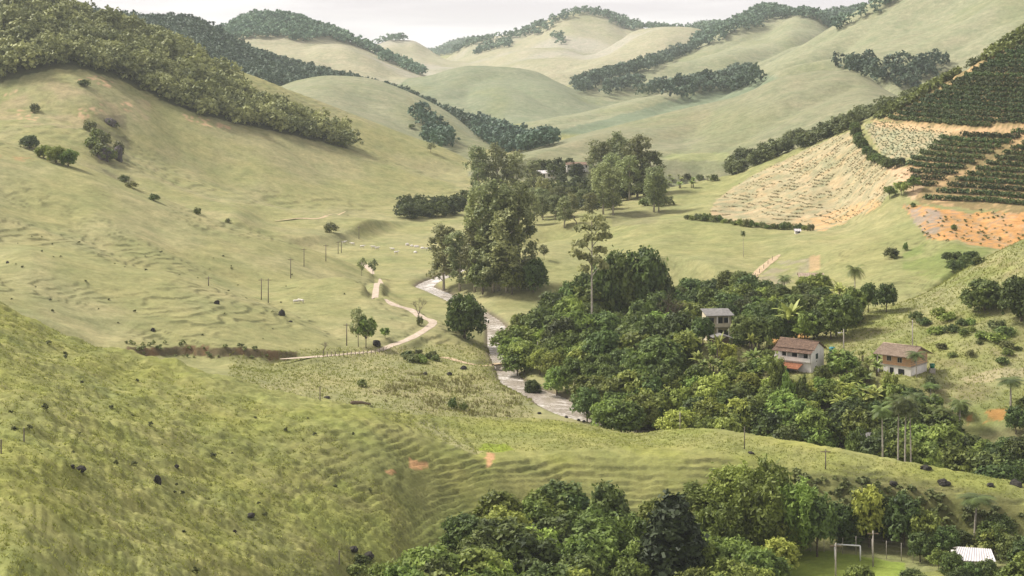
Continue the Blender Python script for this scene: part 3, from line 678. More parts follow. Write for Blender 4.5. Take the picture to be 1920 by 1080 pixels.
def trunk_mb(h, r0, limbs, seed, lean=0.25, r1=None):
    r = random.Random(seed); mb = MB(); pts = [Vector((0,0,-0.8))]; n = 5
    for i in range(1, n+1): pts.append(Vector((r.uniform(-1,1)*lean*i/n, r.uniform(-1,1)*lean*i/n, h*i/n)))
    r1 = r0*0.45 if r1 is None else r1
    mb.tube(pts, [r0*1.25] + [r0 + (r1-r0)*i/n for i in range(1, n+1)], 7)
    for (z0, x, y, z) in limbs:
        k = min(int(z0/h*n)+0, n-1); p = pts[k].lerp(pts[k+1], max(0, min(1, z0/h*n-k)))
        q = Vector((x,y,z)); m = p.lerp(q, 0.5) + Vector((0,0,(q-p).length*0.10))
        rr = r0*0.42; mb.tube([p, m, q], [rr, rr*0.65, rr*0.25], 5, cap=False)
    return mb
PROTO = {}
def proto(key, name, H0, W0, crownarr, trunk, leafmat, barkmat='bark', cname='crown', tname='trunk'):
    V, Fq, T = crownarr
    PROTO[key] = dict(name=name, H=H0, W=W0, crown=mesh_from(cname, V, Fq, (leafmat,), {'tint': T}), trunk=trunk.mesh(tname, barkmat, smooth=True) if trunk else None, cn=cname, tn=tname, arr=crownarr)
def lobes_dome(n, seed, R, z0, z1, r0, r1, flat=0.8):
    r = np.random.default_rng(seed); L = []
    for i in range(n):
        a = 2.399*i + r.uniform(-.4,.4); t = (i+0.5)/n; zz = z0 + (z1-z0)*t
        e = math.sqrt(max(0.05, 1-((t-0.30)/0.80)**2)); rad = R*e*math.sqrt(r.uniform(0.35, 1)); rr = r.uniform(r0, r1)*(1.1-0.35*t)
        L.append((math.cos(a)*rad, math.sin(a)*rad, zz, rr, rr, rr*flat))
    return L
for i, mt in enumerate(['leaf_mid', 'leaf_dark', 'leaf_mid', 'leaf_light', 'leaf_dark', 'leaf_mid']):
    L = lobes_dome(13+i%3, 200+i, 3.0+0.2*(i%3), 3.4, 8.2, 1.5, 2.3)
    tr = trunk_mb(6.5, 0.24, [(2.0+0.3*k, l[0]*0.8, l[1]*0.8, l[2]) for k, l in enumerate(L[:7])], i)
    proto('broad%d' % i, {3: 'light_green_tree', 1: 'dark_leaved_tree', 4: 'dark_leaved_tree'}.get(i, 'broadleaf_tree'), 9.8, 9.2, crown(L, 26, 9, 0.33, 0.55, 300+i), tr, mt)
for i in range(2):
    L = lobes_dome(16, 220+i, 3.4, 1.9, 7.6, 1.7, 2.4)
    proto('mango%d' % i, 'mango_tree', 9.4, 10.2, crown(L, 30, 9, 0.33, 0.5, 320+i, up=0.2), trunk_mb(5, 0.3, [(1.4, l[0]*.7, l[1]*.7, l[2]) for l in L[:6]], 40+i, 0.1), 'leaf_dark')
for i in range(4):                       # eucalyptus: tall, ragged, broad-topped, drooping clumps with gaps
    r = np.random.default_rng(240+i); L = []
    for k in range(27):
        t = ((k+.5)/27)**0.85; z = 6.5 + 22*t; a = 2.399*k + r.uniform(-.6,.6); e = 0.55 + 0.75*math.sin(math.pi*min(1, .12+t*.80))
        rad = 3.6*e*math.sqrt(r.uniform(.08,1.1)); rr = r.uniform(.9,2.1); L.append((math.cos(a)*rad, math.sin(a)*rad, z+r.uniform(-1,1), rr, rr, rr*.95))
    tr = trunk_mb(25, 0.42, [(max(3, l[2]-4.0), l[0]*.9, l[1]*.9, l[2]-.3) for l in L[::2]], 60+i, 0.6, 0.1)
    proto('euc%d' % i, 'eucalyptus_tree', 30, 11.0, crown(L, 18, 8, 0.40, 0.8, 340+i, up=0.3, droop=0.6, low=-0.7), tr, 'leaf_euc', 'bark_pale')
# emergent tree: bare pole trunk, layered open crown
L = [(0.2,0.1,27.6,3.0,3.0,1.0),(-2.4,.6,25.7,1.9,1.9,.7),(2.4,-.5,25.6,2.0,2.0,.7),(3.7,.4,23.6,1.9,1.7,.6),(-3.8,-.4,22.4,2.0,1.8,.65),(1.4,1.6,23.2,1.7,1.7,.6),(-1.0,-1.5,23.6,1.7,1.7,.6),
     (-5.0,.2,20.2,1.3,1.2,.5),(2.6,.6,20.4,1.9,1.7,.6),(-1.9,.7,19.2,1.6,1.6,.55),(1.0,-1.0,18.2,1.6,1.5,.55),(3.2,.1,16.9,1.2,1.2,.45),(-2.6,-.2,16.6,1.2,1.2,.45)]
tr = trunk_mb(27.5, 0.34, [(l[2]-2.2, l[0]*.85, l[1]*.85, l[2]-.2) for l in L], 77, 0.15, 0.09)
proto('emergent', 'emergent_tree', 28.6, 12.2, crown(L, 34, 9, 0.36, 0.45, 377, up=0.7, low=-0.2), tr, 'leaf_euc', 'bark_pale')
L = [(0,0,z,rr,rr,1.5) for z, rr in ((2.2,3.3),(3.8,3.4),(5.4,3.1),(7,2.7),(8.6,2.2),(10.2,1.6),(11.6,0.9))]
proto('conifer', 'conifer_tree', 13, 7.4, crown(L, 90, 9, 0.32, 0.45, 390, up=-0.1, droop=0.5, low=-0.9), trunk_mb(11, .28, [], 5, .1, .08), 'leaf_conifer')
L = lobes_dome(9, 230, 2.3, 2.6, 5.4, 0.9, 1.5, .7)
proto('small0', 'small_tree', 6.6, 6.4, crown(L, 20, 8, 0.26, 0.45, 330, low=-0.4), trunk_mb(4.6, .13, [(1.6, l[0]*.9, l[1]*.9, l[2]) for l in L], 51), 'leaf_mid')
L = lobes_dome(7, 233, 2.0, 3.0, 6.4, 0.7, 1.2, .8)
proto('small1', 'small_tree', 7.3, 5.6, crown(L, 15, 6, 0.25, 0.5, 333, low=-0.6), trunk_mb(6, .11, [(2.0, l[0]*.95, l[1]*.95, l[2]) for l in L], 52, .3), 'leaf_euc')
for i, mt in enumerate(['leaf_shrub', 'leaf_dark', 'leaf_mid']):
    L = lobes_dome(6, 250+i, 0.95, 0.4, 1.5, 0.55, 0.85, .8)
    proto('shrub%d' % i, 'shrub', 2.2, 3.2, crown(L, 16, 7, 0.17, 0.25, 350+i, low=-0.5), trunk_mb(1.0, .06, [(.3, l[0]*.7, l[1]*.7, l[2]) for l in L[:4]], 70+i, .1), mt, cname='foliage', tname='stem')
# bamboo: arching culms with feathery plumes
for i in range(2):
    r = np.random.default_rng(260+i); L = []; lim = []
    for k in range(26):
        a = 2.399*k; R = r.uniform(.8, 4.2); hh = r.uniform(6.5, 10.5)*(1.05-.045*R)
        L.append((math.cos(a)*R, math.sin(a)*R, hh, .9, .9, 1.5)); L.append((math.cos(a)*R*.75, math.sin(a)*R*.75, hh*.62, .9, .9, 1.6)); lim.append((.5, math.cos(a)*R*.9, math.sin(a)*R*.9, hh))
    proto('bamboo%d' % i, 'bamboo_clump', 11, 10, crown(L, 14, 7, 0.40, 0.6, 360+i, up=.2, asp=.4, droop=.45, low=-.8), trunk_mb(5, .1, lim, 80+i, .1), 'leaf_bamboo', cname='plumes', tname='culms')
# palms: feather fronds with separate leaflets
def fronds(n, L_, z, seed, rise=0.5, leaf=0.95, up=0.85):
    r = random.Random(seed); V = []; Fq = []; T = []
    for k in range(n):
        a = 2.399*k + r.uniform(-.2,.2); el = up*(1-1.6*k/n) + r.uniform(-.1,.1); l = L_*r.uniform(.85,1.1); tint = r.uniform(.2,1)
        p = Vector((0,0,z)); seg = 9; dirv = Vector((math.cos(a)*math.cos(el), math.sin(a)*math.cos(el), math.sin(el))); side = Vector((-math.sin(a), math.cos(a), 0)); pts = []
        for s in range(seg+1):
            pts.append(p.copy()); p = p + dirv*(l/seg); dirv = (dirv + Vector((0,0,-0.17))).normalized()
        for s in range(1, seg+1):
            wl = leaf*(math.sin(math.pi*(0.12+0.83*s/seg))); b0 = pts[s-1]; b1 = pts[s]
            for sg in (-1, 1):
                for q in range(2):
                    c0 = b0.lerp(b1, q*0.5); c1 = b0.lerp(b1, q*0.5+0.46); tp = c1 + side*sg*wl + (b1-b0)*0.9 + Vector((0,0,-0.35*wl))
                    i = len(V); V += [c0, c1, tp + (b1-b0)*.12, tp]; Fq.append((i,i+1,i+2,i+3)); T += [tint*.8+.1]*4
    return np.array([tuple(v) for v in V]), np.array(Fq), np.array(T)
def ptrunk(h, r0, r1, seed, lean):
    r = random.Random(seed); mb = MB(); pts = [Vector((lean*(t*t), lean*.3*t, h*t-0.6*(t==0))) for t in (0,.2,.4,.6,.8,1)]
    return mb.tube([p - pts[-1]*Vector((0,0,0)).length for p in pts], [r0*1.3, r0, r0*.92, r0*.85, r1*1.05, r1], 8)
for i, (h, l) in enumerate(((9.0, 2.6), (7.2, 3.0), (10.5, 2.3))):
    V, Fq, T = fronds(17+i, l, 0, 90+i); V = V + np.array((0.3*(i-1), 0.09*(i-1), h))
    proto('palm%d' % i, 'palm_tree', h+1.6, 2*l*0.9, (V, Fq, T), ptrunk(h, .15, .10, i, 0.3*(i-1)), 'leaf_palm', 'bark_pale', cname='fronds')
# banana plants: several stems of broad paddle leaves
def banana(seed):
    r = random.Random(seed); V = []; Fq = []; T = []; mb = MB()
    for st in range(4):
        bx, by = r.uniform(-.9,.9), r.uniform(-.9,.9); h = r.uniform(1.6, 2.9); mb.tube([(bx,by,-.3),(bx,by,h*.6),(bx,by,h)], [.14,.11,.07], 6)
        for k in range(7):
            a = 2.399*k+r.uniform(-.3,.3); el = r.uniform(.35,1.25); l = r.uniform(1.5,2.3); wd = r.uniform(.24,.34); p = Vector((bx,by,h)); dv = Vector((math.cos(a)*math.cos(el), math.sin(a)*math.cos(el), math.sin(el))); sd_ = Vector((-math.sin(a), math.cos(a), 0)); tint = r.uniform(.15,1); rows = []
            for s in range(6):
                w_ = wd*math.sin(math.pi*(.08+.86*s/5)); rows.append((p - sd_*w_ - Vector((0,0,.12*w_)), p.copy()+Vector((0,0,.04)), p + sd_*w_ - Vector((0,0,.12*w_)))); p = p + dv*(l/5); dv = (dv + Vector((0,0,-.24))).normalized()
            i = len(V); V += [x for rr in rows for x in rr]; T += [tint]*18
            for s in range(5): Fq += [(i+3*s,i+3*s+1,i+3*s+4,i+3*s+3),(i+3*s+1,i+3*s+2,i+3*s+5,i+3*s+4)]
    return (np.array([tuple(v) for v in V]), np.array(Fq), np.array(T)), mb
for i in range(3):
    arr, mb = banana(400+i); proto('banana%d' % i, 'banana_plant', 4.2, 5.0, arr, mb, 'leaf_banana', 'bark', cname='leaves', tname='stem')
# leafless tree: branching twigs only
def bare(seed, h):
    r = random.Random(seed); mb = MB(); tw = MB()
    def grow(p, d, l, rad, lev):
        q = p + d*l; (mb if lev < 2 else tw).tube([p, p.lerp(q,.5)+Vector((r.uniform(-1,1),r.uniform(-1,1),0))*l*.05, q], [rad, rad*.8, rad*.6], 5 if lev < 2 else 3, cap=False)
        if lev < 5:
            for _ in range(3 if lev < 4 else 2):
                nd = (d + Vector((r.uniform(-1,1), r.uniform(-1,1), r.uniform(-.15,.65)))*.75).normalized(); grow(q, nd, l*r.uniform(.6,.82), rad*.58, lev+1)
    grow(Vector((0,0,-.4)), Vector((0,0,1)), h*.3, .16, 0); return mb, tw
for i in range(2):
    mb, tw = bare(500+i, 7.5); me = tw.mesh('twigs', 'bark'); z = max(v[2] for v in tw.v); wd = max(v[0] for v in tw.v)-min(v[0] for v in tw.v)
    PROTO['bare%d' % i] = dict(name='bare_tree', H=z, W=wd, crown=me, trunk=mb.mesh('trunk', 'bark', smooth=True), cn='twigs', tn='trunk')

# ------------------------------------------------------------------ placing plants
def vground(u, d):
    c = np.clip((u - GU[0]) / 5.0, 0, NU-1.001); i = c.astype(int); f = c - i
    r = np.clip(np.interp(d, GD, np.arange(ND)), 0, ND-1.001); j = r.astype(int); g = r - j
    z = (ZZ[j,i]*(1-f)+ZZ[j,i+1]*f)*(1-g) + (ZZ[j+1,i]*(1-f)+ZZ[j+1,i+1]*f)*g
    return z, OWN[np.round(r).astype(int), np.round(c).astype(int)], j, i
_VM = np.minimum.accumulate(_V, axis=0)
TREES = []                                # records for labelling: (obj, u, v of crown centre, key)
# sight lines kept open as in the photo: (u0, u1, nearer than, crowns must top out below this row)
OPEN = [(1332,1366,408,618),(1452,1556,371,704),(1652,1716,361,715),(1732,1765,361,700),(1562,1616,277,1060),(1782,1852,269,1062),(1000,1070,398,0),(1815,1872,346,802)]
def put(key, pos, h, w, label, cat, group=None, rz=None, name=None):
    p = PROTO[key]
    if group:
        u_ = 960+F*pos[0]/pos[1]; hw_ = w*F/pos[1]*.42; vt_ = vof(pos[2]+h, pos[1]); vb_ = vof(pos[2], pos[1])
        for u0, u1, dn, vl in OPEN:
            if pos[1] < dn and (vl or pos[1] > 340) and u_+hw_ > u0 and u_-hw_ < u1 and (vt_ < vl if vl else vb_ > (735 if u0 == 1000 else 760)): return None
    sx = w / p['W']; sz = h / p['H']
    e = empty(name or p['name'], pos, random.uniform(0, 6.28) if rz is None else rz, (sx, sx, sz))
    c = obj(p['cn'], p['crown'], e)
    if p['trunk']: obj(p['tn'], p['trunk'], e)
    tag(e, label, cat, group)
    TREES.append((e, 960+F*pos[0]/pos[1], vof(pos[2]+h*0.65, pos[1]), key, w*F/pos[1])); return e
def tree(key, u, vtop, vbase, wpx, label, cat='tree', group=None, dmin=100.0, name=None, d=None):
    b = hit(u, vbase, dmin) if d is None else Vector(((u-960)/F*d, d, ground(u, d)))
    h = max(zof(vtop, b.y) - b.z, 0.6); b.z -= 0.1
    return put(key, b, h, wpx*b.y/F, label, cat, group, None, name)
def thicket(poly, n, hr, wr, keys, label, group, dmin=100.0, seed=1, mind=14, cat='tree', avoid=()):
    r = random.Random(seed); pts = []; xs = [p[0] for p in poly]; ys = [p[1] for p in poly]; tries = 0
    while len(pts) < n and tries < n*60:
        tries += 1; u, v = r.uniform(min(xs), max(xs)), r.uniform(min(ys), max(ys))
        if not inpoly(np.array(u), np.array(v), poly): continue
        if any((u-a)**2 + ((v-b)*1.4)**2 < mind**2 for a, b, _ in pts): continue
        if any(x0 < u < x1 and y0 < v < y1 for x0, y0, x1, y1 in avoid): continue
        pts.append((u, v, r.random()))
    for u, v, q in pts:
        h = r.uniform(*hr); d = 380.0
        for _ in range(4):
            b = hit(u, v + h*F/d, dmin)
            if b is None: break
            d = b.y
        if b is None: continue
        hh = min(max(zof(v, b.y) - b.z, hr[0]*0.6), hr[1]*1.5); key = keys[int(q*len(keys))]
        b.z -= 0.15; put(key, b, hh, hh*r.uniform(*wr)*PROTO[key]['W']/PROTO[key]['H'], label[key[:4]] if isinstance(label, dict) else label, cat, group)

# far woods that read as one mass: joined crowns
def stuff_wood(name, label, pts, hs, mat, lod, seed, wide=0.95):
    """pts (n,3): one low-cost crown for each"""
    r = np.random.default_rng(seed); Vs, Fs, Ts = [], [], []; base = 0
    prot = []
    for k in range(4):
        L = lobes_dome(lod[0], 600+k, .30, .20, .80, .17, .25, .85); prot.append(crown(L, lod[1], lod[2], lod[3], .06, 610+k, low=-.5))
    kk = r.integers(0, 4, len(pts)); rot = r.uniform(0, 6.28, len(pts)); sw = hs * r.uniform(.8, 1.25, len(pts)) * wide; tt = r.uniform(-.35, .35, len(pts))
    for k in range(4):
        m = np.nonzero(kk == k)[0]
        if len(m) == 0: continue
        V0, F0, T0 = prot[k]; c, s = np.cos(rot[m])[:,None], np.sin(rot[m])[:,None]
        X = (V0[:,0]*c - V0[:,1]*s)*sw[m][:,None] + pts[m,0][:,None]; Y = (V0[:,0]*s + V0[:,1]*c)*sw[m][:,None] + pts[m,1][:,None]; Z = V0[:,2]*hs[m][:,None] + pts[m,2][:,None]
        Vs.append(np.stack([X,Y,Z],-1).reshape(-1,3)); Fs.append((F0[None]+ (np.arange(len(m))*len(V0))[:,None,None]).reshape(-1,4)+base); base += len(m)*len(V0)
        Ts.append(np.clip(T0[None]*.75+.12+tt[m][:,None], 0, 1).ravel())
    o = obj(name, mesh_from(name, np.concatenate(Vs), np.concatenate(Fs), (mat,), {'tint': np.concatenate(Ts)}))
    return tag(o, label, None, None, 'stuff')
def wood_points(regions, spacing, hrange, seed, jit=.42):
    """regions: (owners, polygon in photo pixels of the ground, d0, d1) -> visible jittered positions"""
    r = np.random.default_rng(seed); out = []
    for owners, poly, d0, d1 in regions:
        us = [p[0] for p in poly]; x0 = min((min(us)-960)/F*d for d in (d0,d1)); x1 = max((max(us)-960)/F*d for d in (d0,d1))
        gxs, gys = np.meshgrid(np.arange(x0, x1, spacing), np.arange(d0, d1, spacing)); gxs = gxs.ravel() + r.uniform(-jit,jit,gxs.size)*spacing; gys = gys.ravel() + r.uniform(-jit,jit,gys.size)*spacing
        u = 960+F*gxs/gys; z, ow, j, i = vground(u, gys); v = vof(z, gys)
        w_ = 900/gys; m = inpoly(u + 9*w_*fbm(gxs/30, gys/30, 3, 160), v + 6*w_*fbm(gxs/30, gys/30, 3, 163), poly) & (u > -235) & (u < 2155) & (vof(z+hrange[1], gys) < _VM[j, i] + 5)
        if owners: m &= np.isin(ow, [HN.index(n) for n in owners])
        out.append(np.stack([gxs, gys, z], 1)[m])
    P = np.concatenate(out); return P, r.uniform(*hrange, len(P))
BIG = [(-300,-500),(2300,-500),(2300,900),(-300,900)]
P_, h_ = wood_points([(('C',), FOREST_C, 780, 1010)], 5.4, (6.5, 13), 1); h_[np.random.default_rng(2).random(len(h_)) < .06] *= 1.45
stuff_wood('forest', 'dense grey-green forest covering the top of the left hill', P_, h_, 'leaf_forest', (7,14,4,.055), 1, 1.0)
P_, h_ = wood_points([(('E',), BIG, 1280, 1640)], 7.5, (9, 14), 2)
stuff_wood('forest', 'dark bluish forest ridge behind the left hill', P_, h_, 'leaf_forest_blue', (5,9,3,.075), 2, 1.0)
FF = [(300,140),(330,60),(480,20),(600,45),(650,68),(720,104),(800,140),(790,146),(735,122),(680,92),(640,78),(590,72),(575,80),(480,70),(440,78),(400,90)]
P_, h_ = wood_points([(('F',), FF, 1900, 2320)], 9.5, (10, 15), 3)
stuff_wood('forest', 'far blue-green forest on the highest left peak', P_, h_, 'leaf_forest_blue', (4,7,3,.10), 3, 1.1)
P_, h_ = wood_points([(('I','Ispur'), [(830,110),(880,82),(980,62),(1010,48),(1080,20),(1130,22),(1180,40),(1210,55),(1190,62),(1150,45),(1110,30),(1085,28),(1050,42),(1010,66),(985,72),(940,70),(880,90)], 3000, 3330), (('I','Ispur'), [(890,105),(900,92),(960,76),(965,84),(920,96)], 2700, 3200), (('I',), [(1035,70),(1050,62),(1058,80),(1045,86)], 2700, 3200),
     (('G',), [(690,90),(740,70),(772,72),(765,79),(740,78),(700,86)], 3050, 3230), (('H',), BIG, 4600, 5050), (('I','Ispur'), [(1210,55),(1240,46),(1330,40),(1480,40),(1480,75),(1340,70),(1300,62),(1240,58)], 3000, 3330)], 15, (11, 17), 4)
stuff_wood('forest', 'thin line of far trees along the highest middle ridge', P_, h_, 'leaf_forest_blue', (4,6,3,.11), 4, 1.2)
P_, h_ = wood_points([(('L',), [(1290,95),(1310,70),(1380,40),(1440,15),(1510,28),(1640,0),(1760,-30),(1700,60),(1560,60),(1500,35),(1440,40),(1390,50),(1330,85)], 2250, 2620), (('Lpasture',), [(1380,50),(1440,40),(1490,22),(1560,40),(1560,60),(1530,42),(1490,30),(1440,50),(1390,58),(1340,82),(1300,96)], 2200, 2360),
     (('M',), [(1560,62),(1640,12),(1690,-15),(1700,-10),(1640,30),(1580,58)], 1550, 1680)], 9.5, (11, 16), 5)
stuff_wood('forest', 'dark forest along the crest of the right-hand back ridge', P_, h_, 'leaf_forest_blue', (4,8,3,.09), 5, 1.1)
P_, h_ = wood_points([(('Lpasture','J','L','Ispur','I'), [(1075,160),(1110,150),(1210,118),(1310,85),(1310,95),(1230,128),(1140,158),(1090,178)], 1650, 2500), (('Lpasture','M'), [(1110,178),(1170,160),(1215,158),(1190,168),(1130,182)], 1400, 2100),
     (('Lpasture','M'), [(1190,182),(1240,160),(1330,150),(1320,160),(1230,178)], 1400, 2100), (('M','Lpasture'), [(1250,190),(1300,165),(1390,130),(1430,158),(1380,172),(1320,178),(1280,188)], 1350, 1900)], 8.0, (9, 16), 6)
stuff_wood('forest', 'blue-green tree belts in the folds of the right-hand pasture', P_, h_, 'leaf_forest_blue', (4,8,3,.09), 6, .9)
P_, h_ = wood_points([(('M','N'), [(1560,128),(1590,120),(1660,125),(1740,120),(1790,110),(1770,140),(1700,175),(1665,168),(1620,140)], 1060, 1400), (('M',), [(1800,90),(1830,60),(1880,20),(1880,30),(1840,70),(1810,100)], 1300, 1650)], 7.0, (9, 14), 7)
stuff_wood('forest', 'dark wood filling the hollow above the rounded right spur', P_, h_, 'leaf_forest_blue', (5,9,3,.08), 7, 1.0)
P_, h_ = wood_points([(None, [(880,228),(920,245),(985,262),(1045,268),(1020,285),(985,290),(930,285),(905,265)], 1050, 1480), (('D',), [(765,225),(790,215),(832,250),(848,270),(842,280),(805,272),(785,250)], 1030, 1330)], 7.5, (9, 15), 8)
stuff_wood('forest', 'blue-green wood in the valley bottom and on the hill beside it', P_, h_, 'leaf_forest_blue', (5,9,3,.08), 8, 1.0)

# --- tree belt on the crest of the planted hill: individuals
LB = {}
r_ = random.Random(5)
CRP, CRH = [], []
for k in range(120):
    u = r_.uniform(1368, 1660); v = np.interp(u, [1372,1450,1530,1620,1655], [322,287,262,222,208]) + r_.uniform(-1, 9)
    d = hit(u, v+2, 560).y + r_.uniform(2, 9); CRP.append(((u-960)/F*d, d, ground(u, d)-.3)); CRH.append(r_.uniform(4.5, 8.5))
for k in range(90):
    u = r_.uniform(1635, 1990); d = float(np.interp(u, [1620,1700,1760,1830,1920,2200], [750,730,715,700,690,670])) + r_.uniform(10, 24)
    CRP.append(((u-960)/F*d, d, ground(u, d)-.3)); CRH.append(r_.uniform(3.5, 7.5))
stuff_wood('tree_belt', 'ragged belt of trees along the crest above the field and the coffee', np.array(CRP), np.array(CRH), 'leaf_forest', (7,12,4,.055), 9, 1.15)
# shrubs winding down between field and coffee
for k, (u, v, hp, wp) in enumerate([(1603,252,24,22),(1606,262,26,24),(1612,275,24,26),(1618,286,26,24),(1626,296,24,24),(1636,303,24,24),(1645,309,22,24),(1654,313,24,22),(1664,316,22,24),(1677,316,20,20),(1690,312,18,20),(1609,268,22,20),(1640,306,20,22),(1660,315,20,22)]):
    tree(['broad4','broad1','mango0'][k%3], u, v-hp, v, wp, 'round dark tree on the curving line between stripped field and fallow plot', 'tree', 'trees dividing the plots', 560)
for u, v, hp, wp, l in ((1668,372,26,26,'leftmost of the three slim-stemmed trees below the coffee rows'),(1690,366,28,32,'middle one of the three slim-stemmed trees below the coffee rows'),(1712,358,30,32,'tallest, rightmost of the three slim-stemmed trees below the coffee rows')):
    tree('small0', u, v-hp, v, wp, l, 'tree', None, 540)
for k in range(24):
    u = 1288 + (1520-1288)*k/23; v = np.interp(u, [1288,1320,1400,1470,1520], [412,412,424,430,432]) + r_.uniform(-1,2)
    tree(['shrub1','shrub2','shrub0'][k%3], u, v-r_.uniform(9,17), v, r_.uniform(13,20), 'low shrub in the hedge along the lower edge of the stripped field', 'shrub', 'hedge below the stripped field', 560)
tree('shrub1', 1320, 398, 414, 26, 'largest bushy shrub at the upper end of the field hedge', 'shrub', None, 560)

# --- valley eucalyptus and village trees
for k, (key, u, vt, vb, wpx, l) in enumerate([
  ('euc0',897,272,388,46,'tall eucalyptus at the head of the valley grove, leftmost behind the others'),('euc1',932,266,388,48,'tall eucalyptus at the head of the valley grove with the highest top'),('euc2',962,282,385,46,'tall eucalyptus at the head of the valley grove, right-hand end'),
  ('euc3',1000,300,380,44,'loose eucalyptus just before the white village building'),('euc1',1020,330,395,34,'slender pale eucalyptus below the white village building'),
  ('euc0',1125,262,372,52,'grey-green eucalyptus at the left edge of the far grove'),('euc1',1160,245,372,56,'tallest grey-green eucalyptus of the far grove'),('euc2',1195,250,370,54,'grey-green eucalyptus in the centre of the far grove'),('euc3',1222,282,366,52,'pale eucalyptus at the right edge of the far grove'),('euc0',1180,290,376,50,'front eucalyptus of the far grove'),('euc2',1145,285,378,44,'small front eucalyptus on the near side of the far grove'),
  ('euc2',935,332,545,84,'biggest of the tall eucalyptus trees standing by the river bend'),('euc0',972,338,540,74,'dark tall eucalyptus at the right of the river-bend grove'),('euc1',905,352,545,70,'tall eucalyptus on the left side of the river-bend grove'),('euc3',950,385,548,74,'middle eucalyptus in front of the river-bend grove'),
  ('euc1',890,420,548,64,'shorter eucalyptus in front of the river-bend grove'),('euc0',925,428,548,76,'drooping eucalyptus low in the river-bend grove'),('euc3',832,418,545,66,'open-crowned grey tree left of the eucalyptus grove by the water'),('euc2',862,430,546,60,'grey tree between the open-crowned one and the grove'),
  ('mango0',1000,480,548,56,'dark round tree at the right foot of the eucalyptus grove'),('broad1',905,488,552,66,'dark bushy tree at the left foot of the eucalyptus grove'),('broad0',960,495,552,54,'leafy tree low at the middle foot of the eucalyptus grove')]):
    tree(key, u, vt, vb, wpx, l, 'tree', None, 400)
VP = []
for poly, n_, dm in (([(1040,348),(1110,345),(1160,360),(1150,392),(1060,402),(1015,398),(1010,372)], 60, 600), ([(985,318),(1015,312),(1100,322),(1090,335),(1050,338),(1000,330)], 16, 600), ([(745,395),(870,385),(870,402),(800,412),(750,418)], 40, 500), ([(1110,372),(1240,358),(1240,368),(1120,384)], 26, 650)):
    k = 0
    while k < n_:
        u, v = r_.uniform(740, 1250), r_.uniform(300, 420)
        if inpoly(np.array(u), np.array(v), poly): b = hit(u, v, dm); VP.append((b.x, b.y, b.z-.3)); k += 1
stuff_wood('grove', 'dark rounded groves on the valley floor around the village houses', np.array(VP), np.random.default_rng(12).uniform(4.5, 9, len(VP)), 'leaf_dark', (8,14,5,.05), 12, 1.15)
thicket([(1200,330),(1340,318),(1350,330),(1240,345)], 16, (2.5,4), (1,1.5), ['banana0','shrub0','banana1'], 'pale plant in the grove along the far garden edge', 'far garden plants', 620, 6, 9, 'plant')
for u, vt, vb, wp, l in ((1208,368,386,24,'left-hand bush on the grassy rise right of the valley'),(1232,364,386,34,'larger bush on the grassy rise right of the valley'),(1254,366,384,24,'right-hand bush on the grassy rise right of the valley')): tree('shrub1' if u != 1254 else 'shrub0', u, vt, vb, wp, l, 'bush', None, 560)
for u, vt, vb, wp, key, l in ((1080,400,420,30,'bare0','leafless grey bush on the meadow behind the emergent tree'),(991,463,481,20,'small1','left-hand small grey tree on the meadow beside the eucalyptus grove'),(1020,457,488,22,'small1','right-hand small grey tree on the meadow beside the eucalyptus grove'),(1394,428,482,12,'palm2','lone slender tree on the pasture under the field hedge')): tree(key, u, vt, vb, wp, l, 'tree', None, 460)

# --- single trees left of the river
tree('mango1', 871, 545, 634, 88, 'big round dark-green tree alone on the left river bank', 'tree')
EM = tree('emergent', 1110, 403, 640, 90, 'very tall pale-trunked tree with layered open crown rising above the thicket', 'tree', None, 380)
tree('small0', 686, 588, 652, 44, 'small dark leafy tree standing beside the dirt road bend', 'tree')
tree('small1', 672, 572, 650, 36, 'thin sparse tree just behind the leafy roadside tree', 'tree')
tree('small0', 722, 612, 634, 22, 'little low tree right of the roadside tree', 'tree')
tree('small1', 678, 481, 518, 20, 'left-hand sparse tree by the far road patch', 'tree'); tree('small1', 699, 484, 518, 20, 'right-hand sparse tree by the far road patch', 'tree')
tree('bare1', 785, 557, 602, 30, 'leafless tree at the sharp road bend', 'tree'); tree('shrub0', 787, 590, 610, 16, 'grey bush at the foot of the leafless tree on the road bend', 'shrub')
tree('bare0', 607, 640, 662, 22, 'tiny leafless tree by the lower road', 'tree')
tree('bare0', 1258, 545, 645, 76, 'large leafless brown tree in the thicket right of the pale tall trunk', 'tree', None, 380)
tree('bare1', 1180, 578, 615, 40, 'white-limbed bare tree just right of the pale tall trunk', 'tree', None, 380)
tree('mango0', 55, 251, 278, 38, 'dark round tree alone on the upper left ridge', 'tree'); 
for k, (u, vt, vb, wp) in enumerate(((82,272,296,36),(105,273,306,40),(128,280,312,40))): tree('bamboo%d' % (k%2), u, vt, vb, wp, ['bamboo tuft nearest the round ridge tree','middle bamboo tuft on the upper left ridge','lowest bamboo tuft on the upper left ridge'][k], 'bamboo')
for u, vt, vb, wp, key, l in ((370,387,402,16,'shrub2','round green bush on the left slope crest'),(289,361,376,26,'shrub1','flat dark bush behind the left slope crest'),(427,408,418,14,'shrub0','tiny bush behind the left slope crest, nearest the valley'),(156,147,160,28,'shrub1','dark bush just below the left forest edge'),(65,192,210,24,'shrub0','grey bush among the bare patches on the left hill'),(620,415,436,34,'shrub0','greyish bush on the valley floor left of the road'),(645,258,276,28,'broad0','last small tree of the left forest tail'),(772,232,241,14,'broad1','single tree left of the hillside clump'),(808,266,286,22,'small1','pinkish-grey tree below the hillside clump')): tree(key, u, vt, vb, wp, l, 'bush' if 'bush' in l else 'tree')
